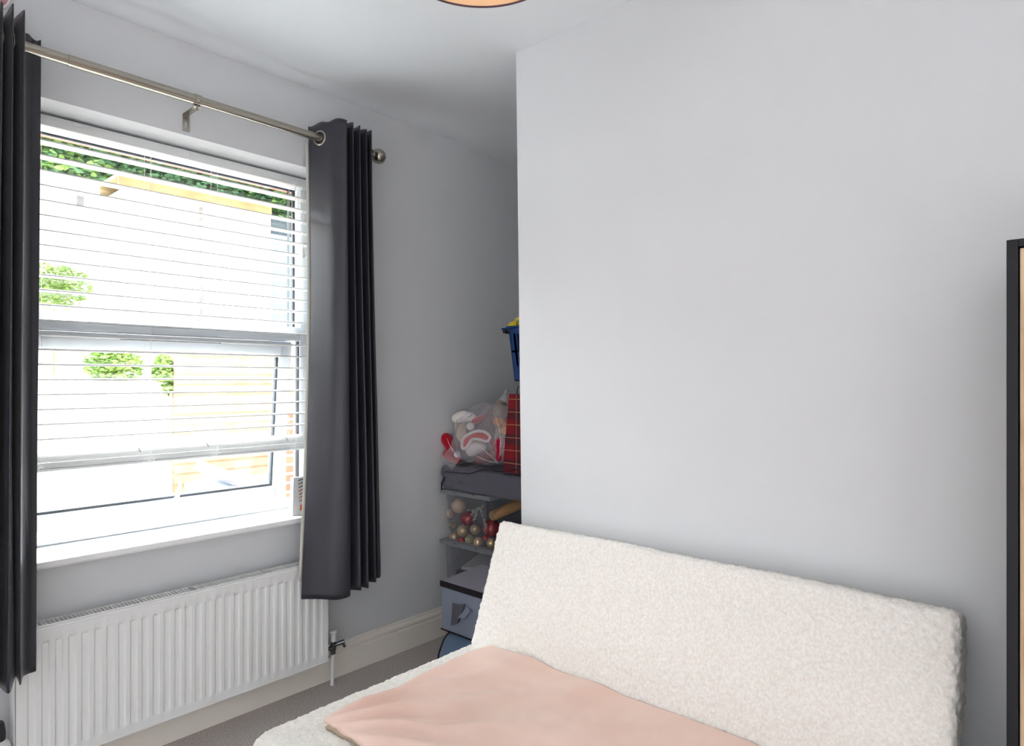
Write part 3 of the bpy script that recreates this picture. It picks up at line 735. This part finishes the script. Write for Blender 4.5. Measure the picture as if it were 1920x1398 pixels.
# grey-blue fabric box standing on the dark blue bag, in front of the crates
fm = weave('slate_nonwoven', (134, 142, 160), 500, .7)
FB = thing('fabric_storage_box', 'slate grey fabric storage box with black trimmed lid beside the sofa bed', 'storage box', (1.93, 1.85, .195))
fu0, fu1, fv0, fv1, fz0, fz1 = 1.83, 2.065, 1.66, 2.03, .196, .400
mb = MB(); mb.prism([(fu0, fv1 - .0, fz0), (fu0 - .003, fv1 + .001, fz1 - .02), (fu1, fv1 + .0, fz1 - .02), (fu1, fv1, fz0)], (0, -(fv1 - fv0), 0)); mb.build('box_body', fm, FB)
mb = MB(); mb.prism([(fu0 - .008, fv1 + .003, fz1 - .004), (fu1, fv1 + .003, fz1 + .012), (fu1, fv1 + .003, fz1 + .006), (fu0 - .006, fv1 + .003, fz1 - .010)], (0, -(fv1 - fv0) - .006, 0)); ld = mb.build('lid', weave('slate_lid', (156, 153, 166), 500, .75), FB)
blk = mat('black_binding', (26, 20, 26), .8)
mb = MB(); mb.box((fu0 - .010, fv0 - .004, fz1 - .026), (fu0 - .005, fv1 + .005, fz1 - .002), bev=.001); mb.tube([(fu0 - .006, fv1 + .002, fz0 + .002), (fu0 - .006, fv0, fz0 + .002)], .003, 8)
mb.build('trim', blk, FB, 'auto')
# folded tab handle on the front
hc = at(862, 1150, u=fu0 - .005)
mb = MB()
A_ = [at(849, 1130, u=fu0 - .006), at(846, 1172, u=fu0 - .006), at(858, 1168, u=fu0 - .014), at(880, 1140, u=fu0 - .022), at(872, 1132, u=fu0 - .012), at(860, 1133, u=fu0 - .006)]
mb.prism(A_[:3] + A_[4:], (-.002, 0, 0)); mb.build('pocket_recess', bagm, FB)  # flat dark sheet stands in for the pocket recess
mb = MB(); mb.prism([at(858, 1158, u=fu0 - .012), at(872, 1158, u=fu0 - .018), at(882, 1146, u=fu0 - .022), at(876, 1138, u=fu0 - .018)], (-.002, 0, 0)); mb.build('pull_tab', fm, FB)
# dark blue bag on the floor
DB = thing('flat_bag', 'dark blue flat fabric bag on the carpet under the slate box', 'bag', (1.9, 1.85, 0))
def dbt(a, b):
    u = 1.70 + a * .42; v = 2.045 - b * .42
    z = .150 + .042 * min(1, a / .30) ** .7
    if a < .12: z -= (.12 - a) * .3
    if b < .05: z -= .01
    return Vector((u + (.10 * max(0, .25 - b) / .25 * (1 - a)), v - .03 * (1 - a), z))
mb = MB(); N_ = 20
top = [[mb.bm.verts.new(dbt(i / N_, j / N_)) for j in range(N_ + 1)] for i in range(N_ + 1)]
botm = [[mb.bm.verts.new((t.co.x + (.01 if i == 0 else 0), t.co.y, .002)) if (i in (0, N_) or j in (0, N_)) else None for j, t in enumerate(row)] for i, row in enumerate(top)]
for i in range(N_):
    for j in range(N_): mb.bm.faces.new((top[i][j], top[i + 1][j], top[i + 1][j + 1], top[i][j + 1]))
for i in range(N_):
    for j in (0, N_): mb.bm.faces.new((top[i][j], top[i + 1][j], botm[i + 1][j], botm[i][j])); mb.bm.faces.new((top[j][i], top[j][i + 1], botm[j][i + 1], botm[j][i]))
mb.build('bag_body', weave('navy_nonwoven', (98, 122, 152), 500, .7), DB, 'auto')
pts = [dbt(0, 1 - i / 20) for i in range(21)] + [dbt(i / 20, 0) for i in range(21)]
MB().tube([p + Vector((-.001, .001, .001)) for p in pts], .0045, 8).build('piping', blk, DB, True)

# ------------------------------------------------------------------ clear bag of soft toys
TZ = .832
tb = thing('plastic_bag', 'clear polythene bag bulging with red and white soft toys', 'plastic bag', (2.25, 2.15, TZ))
def filmpt(a, b):
    # superellipsoid sack, pinched to the top right
    th = a * 2 * math.pi; ph = (b - .5) * math.pi
    c_, s_ = math.cos(ph), math.sin(ph)
    u = math.copysign(abs(math.cos(th)) ** .65, math.cos(th)) * abs(c_) ** .45 * .125
    v = math.copysign(abs(math.sin(th)) ** .65, math.sin(th)) * abs(c_) ** .42 * .222
    z = math.copysign(abs(s_) ** .8, s_) * .137
    p = Vector((u, v, z))
    k = .5 + .5 * s_
    p.y = p.y * (1 - .34 * k) - .050 * k; p.x *= (1 - .25 * k)
    nz = noise.noise(p * 13) * .016 + abs(noise.noise(p * 26 + Vector((4, 2, 1)))) * .014
    p += p.normalized() * (nz - .006)
    p += Vector((2.19, 2.130, TZ + .148)); p.z = max(p.z, TZ + .003); p.y = min(p.y, 2.345)
    return p
mb = MB(); mb.grid(filmpt, 90, 60); bmesh.ops.remove_doubles(mb.bm, verts=mb.bm.verts, dist=.0004)
fo = mb.build('film', M['film'], tb, 'auto')
# loose corner that hangs over the bag below, and drawn creases
lc = [at(826, 858, u=2.062), at(847, 881, u=2.05), at(866, 857, u=2.06), at(846, 836, u=2.066)]
mb = MB(); mb.grid(lambda a, b: (lc[0].lerp(lc[1], a)).lerp(lc[3].lerp(lc[2], a), b) + Vector((-.006 * noise.noise(Vector((a * 3, b * 3, 2))), 0, .004 * noise.noise(Vector((a * 2, b * 4, 7))))), 12, 12); mb.build('loose_corner', M['film'], tb, 'auto')
crease = mat('film_crease', (236, 232, 236), .3)
for pl in ([(893, 833), (915, 850), (934, 868)], [(838, 822), (845, 838), (852, 846)], [(888, 852), (910, 862), (932, 867)], [(925, 772), (935, 800), (938, 835), (935, 860)]):
    cp = [at(x, y, u=2.054 + .003 * i) for i, (x, y) in enumerate(pl)]
    MB().tube([crom(cp, t / 14) + Vector((0, .0016 * math.sin(t * 2.1), .001 * math.cos(t * 3))) for t in range(15)], [.0003 + .0006 * math.sin(math.pi * t / 14) for t in range(15)], 5).build('crease', crease, tb, True)
TG = 'soft christmas toys in the clear bag'
plr = lambda n, c: mat(n, c, .95, spec=.1, bump=(300, .5, .003), sheen=.3)
pr, pw, pc_ = plr('red_plush', (176, 26, 46)), plr('white_plush', (232, 226, 222)), plr('cream_plush', (214, 196, 172))
def toy(name, label, pts, r, m_, cat='soft toy', u=2.12, amp=.0):
    """a stuffed limb or body: thick tapering tube through photo points at real depth u"""
    P = [at(x, y, u=u) for x, y in pts]; dep = P[0].x * FX + P[0].y * FY
    rr = [q / FPX * dep for q in (r if isinstance(r, (list, tuple)) else [r] * len(pts))]
    # resample and round the ends
    Q = []; RR = []
    n = 16
    for i in range(n + 1):
        t = i / n; q = crom(P, t); k = t * (len(P) - 1); j = min(int(k), len(P) - 2); rad_ = rr[j] + (rr[j + 1] - rr[j]) * (k - j)
        Q.append(q); RR.append(rad_)
    d0 = (Q[0] - Q[1]).normalized(); d1 = (Q[-1] - Q[-2]).normalized()
    QQ = [Q[0] + d0 * RR[0] * s for s in (1, .87, .5)] + Q + [Q[-1] + d1 * RR[-1] * s for s in (.5, .87, 1)]
    RQ = [RR[0] * s for s in (.05, .5, .87)] + RR + [RR[-1] * s for s in (.87, .5, .05)]
    o = MB().tube(QQ, RQ, 20).build(name, m_, None, True)
    return tag(o, label, cat, TG)
toy('plush_mitten', 'red plush limb at the far left of the toy bag, upper one', [(836, 822), (842, 832), (849, 848)], [11, 10, 8], pr, u=2.15)
toy('plush_boot', 'red plush foot at the lower left of the toy bag', [(840, 852), (851, 858), (858, 861)], [10, 9, 8], pr, u=2.14)
toy('plush_snowman', 'white plush head near the top left of the toy bag', [(856, 784), (868, 781), (884, 783)], [9, 11, 9], pw, u=2.14)
toy('plush_candy', 'small red plush arm slanting beside the white pompom', [(890, 790), (905, 781)], [6, 5], pr, u=2.135)
toy('plush_bear', 'cream plush body behind the white pompom', [(862, 796), (868, 812), (874, 824)], [11, 14, 12], pc_, u=2.18)
tag(MB().ball(at(882, 799, u=2.11), .0185, amp=.12, fr=9).build('pompom', pw, None, True), 'fluffy white round pompom in the middle of the toy bag', 'pompom', TG)
tag(MB().ball(at(857, 852, u=2.11), .0145, amp=.12, fr=9).build('pompom', pw, None, True), 'small white pompom low at the left of the toy bag', 'pompom', TG)
# stocking opening: white cuff round a red inside
sk = thing('christmas_stocking', 'red stocking with thick white fluffy cuff facing out of the toy bag', 'stocking', at(890, 830, u=2.12))
cuff = [(866, 837), (868, 824), (877, 815), (890, 809), (903, 808), (913, 812), (919, 820), (913, 827), (900, 824), (890, 823), (883, 826), (876, 837), (869, 841)]
P = [at(x, y, u=2.105) for x, y in cuff]; P = P + [P[0]]
Q = [crom(P, i / 80) for i in range(81)]
MB().tube(Q, .0068, 12).build('cuff', pw, sk, True, label='white fluffy cuff')
mb = MB(); vs = [mb.bm.verts.new(p + Vector((.004, 0, 0))) for p in Q[:-1]]; mb.bm.faces.new(vs); g2 = bmesh.ops.extrude_face_region(mb.bm, geom=mb.bm.faces[:])
for v in g2['geom']:
    if isinstance(v, bmesh.types.BMVert): v.co += Vector((.012, 0, 0))
mb.build('stocking_leg', plr('bright_red_felt', (200, 34, 40)), sk)
toy('plush_snowman', 'pale grey white plush body under the stocking cuff', [(884, 843), (893, 838), (903, 836)], [12, 13, 10], pw, u=2.14)
toy('plush_elf', 'dark red plush body at the bottom right of the toy bag', [(895, 862), (915, 856), (930, 850)], [8, 12, 12], plr('wine_plush', (120, 22, 44)), u=2.16)
toy('plush_sock', 'crimson plush leg at the right end of the toy bag', [(937, 826), (938, 840), (936, 858)], [9, 9, 7], plr('crimson_plush', (168, 22, 58)), u=2.12)
toy('plush_scarf', 'narrow bright red strip beside the dark plush', [(922, 826), (928, 840)], [4, 4], pr, u=2.11)
toy('plush_bundle', 'grey purple plush filling the middle of the toy bag', [(858, 832), (885, 812), (915, 800), (922, 778)], [13, 18, 18, 12], plr('mauve_plush', (136, 112, 122)), u=2.215)

# second film bag with brown bear, behind
bb = thing('plastic_bag', 'smaller clear bag with a taupe head and knot beside the tartan bag', 'plastic bag', at(935, 800, u=2.15))
fb_ = clear_mat('taupe_film', (.86, .83, .80, 1), .03, .25, (190, 178, 168), .16, (38, .012))
MB().ball(at(938, 790, u=2.20), .066, (.7, .75, 1.55), sub=4, amp=.1, fr=3).build('film', fb_, bb, True)
MB().tube([at(944, 752, u=2.20), at(946, 742, u=2.20), at(947, 736, u=2.20), at(950, 731, u=2.20)], [.030, .012, .006, .012], 12).build('knot', M['film'], bb, True)
tag(MB().ball(at(939, 768, u=2.21), .044, (.8, .8, 1.15), amp=.06, fr=3).build('plush_reindeer', plr('taupe_plush', (170, 150, 132)), None, True), 'taupe plush head in the smaller clear bag', 'soft toy')
mb = MB(); mb.ball(at(934, 790, u=2.165), .026, (.8, 1, .75)); mb.ball(at(945, 806, u=2.15), .024, (.8, 1, .8)); mb.ball(at(941, 795, u=2.19), .03, (.8, 1, 1))
tag(mb.build('plush_cub', plr('orange_plush', (226, 150, 70)), None, True), 'orange tan plush under the taupe head, beside the tartan', 'soft toy')

# tartan gift bag
def tartan():
    m = mat('red_tartan', (136, 16, 32), .5); nt = m.node_tree; b = nt.nodes['Principled BSDF']
    tc = nt.nodes.new('ShaderNodeTexCoord'); sp = nt.nodes.new('ShaderNodeSeparateXYZ'); nt.links.new(tc.outputs['Object'], sp.inputs[0])
    def band(sock, period, off, width):
        a = nt.nodes.new('ShaderNodeMath'); a.operation = 'ADD'; a.inputs[1].default_value = off; nt.links.new(sock, a.inputs[0])
        d = nt.nodes.new('ShaderNodeMath'); d.operation = 'DIVIDE'; d.inputs[1].default_value = period; nt.links.new(a.outputs[0], d.inputs[0])
        f = nt.nodes.new('ShaderNodeMath'); f.operation = 'FRACT'; nt.links.new(d.outputs[0], f.inputs[0])
        l_ = nt.nodes.new('ShaderNodeMath'); l_.operation = 'LESS_THAN'; l_.inputs[1].default_value = width; nt.links.new(f.outputs[0], l_.inputs[0])
        return l_.outputs[0]
    col = None
    cur = None
    def over(fac, rgb, k):
        nonlocal cur
        mu = nt.nodes.new('ShaderNodeMath'); mu.operation = 'MULTIPLY'; mu.inputs[1].default_value = k; nt.links.new(fac, mu.inputs[0])
        mx = nt.nodes.new('ShaderNodeMix'); mx.data_type = 'RGBA'; mx.inputs['B'].default_value = lin(rgb); nt.links.new(mu.outputs[0], mx.inputs['Factor'])
        if cur is None: mx.inputs['A'].default_value = lin((138, 14, 30))
        else: nt.links.new(cur, mx.inputs['A'])
        cur = mx.outputs['Result']
    Y, Z = sp.outputs[1], sp.outputs[2]
    over(band(Z, .108, .02, .42), (60, 30, 46), .7); over(band(Y, .108, .04, .5), (60, 30, 46), .6)
    over(band(Z, .0547, .004, .05), (196, 150, 96), .85); over(band(Y, .108, .0, .035), (186, 128, 82), .8)
    nt.links.new(cur, b.inputs['Base Color'])
    return m
tg = thing('gift_bag', 'red tartan gift bag with gold lines standing at the chimney corner', 'gift bag', (2.15, 1.83, TZ))
q0 = at(942, 874, u=2.075); q1 = at(955, 738, u=2.075)
mb = MB(); mb.prism([(2.075, q0.y, TZ + .001), (2.075, q1.y, q1.z), (2.075, 1.70, q1.z - .004), (2.075, 1.70, TZ + .001)], (.11, 0, 0)); mb.build('bag_body', tartan(), tg)
mb = MB(); mb.tube([(2.09, q1.y - .03, q1.z), (2.09, q1.y - .035, q1.z + .03), (2.09, q1.y - .09, q1.z + .03), (2.09, q1.y - .095, q1.z)], .0018, 6); mb.build('cord_handle', blk, tg, True)

# shelf hidden behind the chimney corner, with the blue basket
SHZ = 1.222
tag(MB().box((2.12, cv(1.2), SHZ - .018), (2.36, 1.80, SHZ), bev=.002).build('wall_shelf', M['white_plastic']), 'white wall shelf behind the chimney corner carrying the blue basket', 'shelf')
# the box stack continues behind the chimney corner and carries the tartan bag
tag(softbox((2.09, 1.60, 0), (2.45, 1.775, .7135), .004, 5).build('laundry_bag', bagm, None, True), 'tall charcoal fabric bag in the alcove under the charcoal bag', 'bag')
bs = thing('basket', 'blue plastic basket high in the alcove at the chimney corner', 'basket', (2.15, 1.76, SHZ))
blue = mat('blue_plastic', (36, 66, 120), .35)
pb0 = at(965, 706, u=2.05); pb1 = at(953, 612, u=2.05)
zb, ztb = SHZ + .001, pb1.z
y0, y1 = pb0.y, pb1.y
mb = MB(); t_ = .004
# front, far side and the left side with slots; built of ribs so the slots are open
def ribwall(p0, p1, q0_, q1_, n_):
    """wall between bottom edge p0-p1 and top edge q0_-q1_, with tall slots"""
    p0, p1, q0_, q1_ = map(Vector, (p0, p1, q0_, q1_)); nrm = (p1 - p0).cross(q0_ - p0).normalized() * .003
    def pt_(a, b): return (p0.lerp(p1, a)).lerp(q0_.lerp(q1_, a), b)
    mb.prism([pt_(0, 0), pt_(1, 0), pt_(1, .28), pt_(0, .28)], nrm); mb.prism([pt_(0, .86), pt_(1, .86), pt_(1, 1), pt_(0, 1)], nrm)
    mb.prism([pt_(0, .52), pt_(1, .52), pt_(1, .56), pt_(0, .56)], nrm)
    for i in range(n_ + 1):
        a = i / n_; h = .30 / n_ if 0 < i < n_ else .35 / n_
        a0, a1 = max(0, a - h), min(1, a + h)
        if i == 0: a1 = .12
        if i == n_: a0 = .88
        mb.prism([pt_(a0, .28), pt_(a1, .28), pt_(a1, .86), pt_(a0, .86)], nrm)
yy0 = 1.565
ribwall((2.05, yy0, zb), (2.05, y0, zb), (2.05, yy0, ztb), (2.05, y1, ztb), 9)
ribwall((2.05, y0, zb), (2.31, y0, zb), (2.05, y1, ztb), (2.33, y1, ztb), 10)
ribwall((2.31, yy0, zb), (2.31, y0, zb), (2.33, yy0, ztb), (2.33, y1, ztb), 9)
ribwall((2.05, yy0, zb), (2.31, yy0, zb), (2.05, yy0, ztb), (2.33, yy0, ztb), 9)
mb.box((2.05, yy0, zb), (2.31, y0, zb + .004))
mb.build('basket_body', blue, bs)
rim = at(943, 616, u=2.05).y
mb = MB(); mb.prism([(2.04, y1 - .002, ztb - .004), (2.04, rim, ztb - .006), (2.04, rim - .002, ztb - .014), (2.04, y1 - .006, ztb - .010)], (.30, 0, 0))
mb.box((2.036, yy0, ztb - .008), (2.05, y1, ztb + .001), bev=.002); mb.box((2.33, yy0, ztb - .008), (2.345, y1, ztb + .001), bev=.002); mb.build('rim', blue, bs)
MB().tube([(2.05, rim - .006, ztb - .020), (2.16, rim - .004, ztb - .022)], .008, 12).build('handle', mat('black_grip', (22, 24, 34), .4), bs, 'auto')
# things in the basket
BI = 'things piled in the blue basket'
yel = mat('yellow_plastic', (232, 206, 40), .4)
p = at(963, 612, u=2.10)
tag(MB().ball(p + Vector((0, -.004, -.008)), .033, (1, .9, .95)).build('toy_ball', yel, None, True), 'yellow rounded toy showing above the blue basket rim', 'toy', BI)
tag(MB().torus(at(974, 606, u=2.085), .02, .006, (1, .2, 0), 28, 10).build('toy_ring', yel, None, True), 'yellow ring at the top of the blue basket', 'toy', BI)
tag(MB().ball(at(973, 603, u=2.16), .034, (1, .8, .9), amp=.25, fr=4).build('plastic_wrap', M['film'], None, 'auto'), 'crumpled pale film above the yellow toy in the basket', 'wrapping', BI)
tag(MB().ball(at(975, 672, u=2.075), .022, (.8, .8, 1.5)).build('toy_figure', mat('pink_plastic', (220, 40, 110), .4), None, True), 'pink item showing through the slots of the blue basket', 'toy', BI)

# ------------------------------------------------------------------ small things at the left edge
pc0 = at(0, 1385, u=.40)
bt = thing('spray_bottle', 'dark capped bottle with red and white label at bottom left corner', 'bottle', (.400, at(2, 1385, u=.40).y, 0))
bx, by = .400, at(-6, 1385, u=.40).y
zc = at(0, 1364, u=.40).z
MB().lathe([(0, .001), (.030, .001), (.032, .01), (.032, zc - .075), (.028, zc - .06), (.020, zc - .05), (0, zc - .05)], (bx, by, 0), seg=28).build('bottle_body', M['white_plastic'], bt, 'auto')
MB().lathe([(.0325, .04), (.0328, .041), (.0328, zc - .085), (.0325, zc - .084)], (bx, by, 0), seg=28).build('label_wrap', mat('red_label', (170, 30, 50), .5), bt, 'auto')
MB().lathe([(0, zc - .052), (.020, zc - .052), (.0205, zc - .03), (.017, zc - .004), (.014, zc), (0, zc)], (bx, by, 0), seg=24).build('cap', mat('dark_cap', (40, 40, 48), .4), bt, 'auto')
# round ornament, only its rim in the top left corner
oc = at(-16, -12, v=WV)
orn = thing('wall_plate', 'pink round wall ornament with white rim in the top left corner', 'wall ornament', (oc.x, WV, oc.z))
MB().lathe([(0, 0), (.040, 0), (.040, .006), (0, .008)], (oc.x, WV - .001, oc.z), (0, -1, 0), 32).build('disc', mat('dusty_pink', (196, 140, 150), .6), orn, 'auto')
MB().torus((oc.x, WV - .005, oc.z), .0405, .004, (0, 1, 0), 40, 8).build('rim', M['white_plastic'], orn, True)

# ------------------------------------------------------------------ outside
render_w = mat('white_render', (240, 240, 236), .9, bump=(30, .2, .01))
struct(MB().box((-6, 2.75, -.3), (14, 13, .15)).build('ground_outside', mat('pale_paving', (226, 222, 214), .9, mix=((214, 210, 204), 3, .5))), 'pale sunlit paving outside the window', 'ground')
OV = 8.0
e0 = at(225, 345, v=OV); e1 = at(510, 395, v=OV)
bd = thing('outbuilding', 'white rendered outbuilding with timber fascia seen through the blind', 'outbuilding', (3.4, OV, .15))
MB().box((e0.x, OV, .15), (e1.x - .02, OV + 2.2, e0.z - .06)).build('wall', render_w, bd)
mb = MB(); mb.box((e0.x - .08, OV - .22, e0.z - .08), (e1.x - .12, OV - .18, e0.z + .06)); mb.box((e0.x - .08, OV - .18, e0.z + .03), (e1.x - .12, OV + 2.3, e0.z + .07)); mb.build('roof_edge', mat('pale_timber', (178, 156, 112), .8, mix=((150, 124, 84), 4, .8)), bd)
mb = MB(); dp = at(375, 450, v=OV - .02); mb.tube([(dp.x, OV - .05, .2), (dp.x, OV - .05, e0.z - .1)], .02, 10); mb.build('downpipe', mat('grey_pipe', (150, 150, 150), .5), bd)
gw = thing('garden_wall', 'white rendered garden wall left of the outbuilding', 'garden wall', (1, 8.3, .15))
MB().box((-3, 8.3, .15), (e0.x - .10, 8.5, at(100, 325, v=8.3).z), bev=.02).build('wall', render_w, gw)
mb = MB(); p = at(150, 377, v=8.29); mb.box((p.x - .03, 8.26, p.z - .05), (p.x + .03, 8.3, p.z + .05)); mb.build('vent', mat('vent_grey', (120, 122, 124), .6), gw)
# feather-edge fence
fv = 6.5; f0 = at(325, 700, v=fv); f1x = at(560, 700, v=fv).x
fn = thing('board_fence', 'pale timber feather edge fence seen through the open sash', 'fence', (3, fv, .15))
wood = mat('pale_larch', (204, 178, 154), .8, mix=((186, 156, 130), 6, .8)); mb = MB()
z = .25
while z < 1.52:
    mb.prism([(f0.x, fv, z), (f0.x, fv - .035, z), (f0.x, fv - .008, z + .105), (f0.x, fv, z + .105)], (f1x - f0.x + 1.5, 0, 0)); z += .094
mb.build('boards', wood, fn)
for u in (f0.x + .06, f0.x + 1.4, f0.x + 2.6): MB().box((u - .04, fv + .002, .15), (u + .04, fv + .08, 1.58)).build('post', wood, fn)
lw = thing('low_garden_wall', 'low white garden wall left of the timber fence', 'garden wall', (1, 6.6, .15))
MB().box((-2.5, 6.55, .15), (f0.x - .02, 6.75, 1.22), bev=.02).build('wall', render_w, lw)
bpz = at(547, 775, v=5.0)
tag(MB().box((bpz.x - .05, 5.0, .15), (bpz.x + .12, 5.3, bpz.z)).build('brick_pier', M['brick']), 'red brick pier seen through the gap beside the open sash', 'pier')
# pale cover leaning on the paving
p = at(445, 892, v=4.0)
pcv = mat('pale_blue_cover', (146, 168, 190), .5)
mb = MB(); c0 = at(402, 873, v=4.0); c1 = at(400, 898, v=4.0); c2 = at(470, 916, v=3.9); c3 = at(505, 912, v=4.0); c4 = at(430, 886, v=4.0)
tag(mb.prism([c0, c1, c2, c3, c4], (.1, .5, 0)).build('garden_cover', pcv), 'pale blue tilted cover on the paving below the fence', 'cover')
gt = MB(); gt.box((c1.x + .05, 4.05, .15), (c1.x + .5, 4.45, c2.z + .0)); tag(gt.build('garden_box', render_w), 'white garden box under the pale blue cover', 'box')
# blue shed behind at the right
s0 = at(508, 440, v=9.5); s1 = at(600, 440, v=9.5)
sd = thing('garden_shed', 'blue grey shed with dark window right of the outbuilding', 'shed', (5, 9.5, .15))
MB().box((s0.x - .3, 9.5, .15), (s1.x + 1, 11, at(520, 440, v=9.5).z)).build('wall', mat('blue_boards', (150, 172, 200), .7), sd)
MB().box((s0.x - .3, 9.52, at(520, 440, v=9.5).z), (s1.x + 1, 11, at(520, 412, v=9.5).z)).build('roof', mat('dark_roof', (84, 96, 104), .8), sd)
# hillside and foliage
struct(MB().grid(lambda a, b: Vector((-6 + a * 22, 11.5 + b * 6, .2 + 11 * b + .5 * noise.noise(Vector((a * 9, b * 5, 0))))), 40, 20).build('hillside', mat('hill_undergrowth', (92, 130, 96), 1, mix=((120, 156, 112), 3, .9)), None, True), 'overgrown green hillside behind the garden', 'hillside')
leafm = [mat('leaf_dark', (84, 134, 98), .6, mix=((124, 172, 130), 2, .9)), mat('leaf_light', (132, 176, 96), .6, mix=((168, 200, 120), 2, .9))]
def leaves(mb, c, rad_, n_, size):
    for i in range(n_):
        d = Vector((random.gauss(0, 1), random.gauss(0, 1), random.gauss(0, 1))).normalized() * (random.random() ** .35)
        p = Vector(c) + Vector((d.x * rad_[0], d.y * rad_[1], d.z * rad_[2]))
        q = Matrix.Rotation(random.uniform(0, 6.28), 3, 'Z') @ Matrix.Rotation(random.uniform(-1.1, 1.1), 3, 'X'); s_ = size * random.uniform(.6, 1.3)
        mb.bm.faces.new([mb.bm.verts.new(p + q @ Vector(k) * s_) for k in ((-.5, 0, 0), (-.2, -.32, .05), (.3, -.25, 0), (.6, 0, -.08), (.3, .25, 0), (-.2, .32, .05))])
def tree(label, u, v, z, r, n_, m_, cat='tree', name='tree', size=.16, group=None, ground=.15):
    t = thing(name, label, cat, (u, v, ground), group)
    mb = MB(); leaves(mb, (u, v, z), (r[0], r[1], r[2]), n_, size); mb.build('foliage', m_, t)
    if cat == 'shrub': MB().tube([(u, v, ground), (u + .01, v, z)], [.012, .006], 8).build('stem', mat('green_stem', (150, 180, 120), .8), t)
    if cat == 'tree': MB().tube([(u, v, ground), (u + .1, v, (z + ground) / 2), (u, v, z)], [.05 * r[0], .04 * r[0], .02 * r[0]], 8).build('trunk', mat('bark', (110, 92, 76), .9), t)
TGp = 'trees on the hillside'
for i, (x, y, r, m_, lb) in enumerate(((95, 280, 1.3, 1, 'light green bushy tree furthest left behind the garden wall'), (190, 290, 1.5, 0, 'dark green tree above the left part of the garden wall'), (300, 300, 1.5, 0, 'dark green tree behind the middle of the outbuilding roof'), (400, 325, 1.4, 0, 'mid green tree behind the right part of the outbuilding roof'), (520, 370, 1.3, 1, 'bright green tree right of the outbuilding roof'), (480, 340, 1.3, 0, 'green tree between the outbuilding roof end and the bright one'))):
    p = at(x, y, v=10.9)
    tree(lb, p.x, 10.9, p.z, (r, .7, r * .8), 5200, leafm[m_], size=.095, group=TGp)
for (x, y, v, r, lb) in ((100, 535, 8.12, .36, 'light green shrub against the garden wall, at left'), (215, 686, 6.65, .25, 'low green shrub on top of the low garden wall'), (307, 705, 6.62, .10, 'small green climber beside the fence end')):
    p = at(x, y, v=v); tree(lb, p.x, v, p.z, (r, .15, r * (2.2 if r < .15 else .7)), 1300, leafm[1], 'shrub', 'shrub', .045, 'garden shrubs', ground=1.215 if v < 7 else .15)
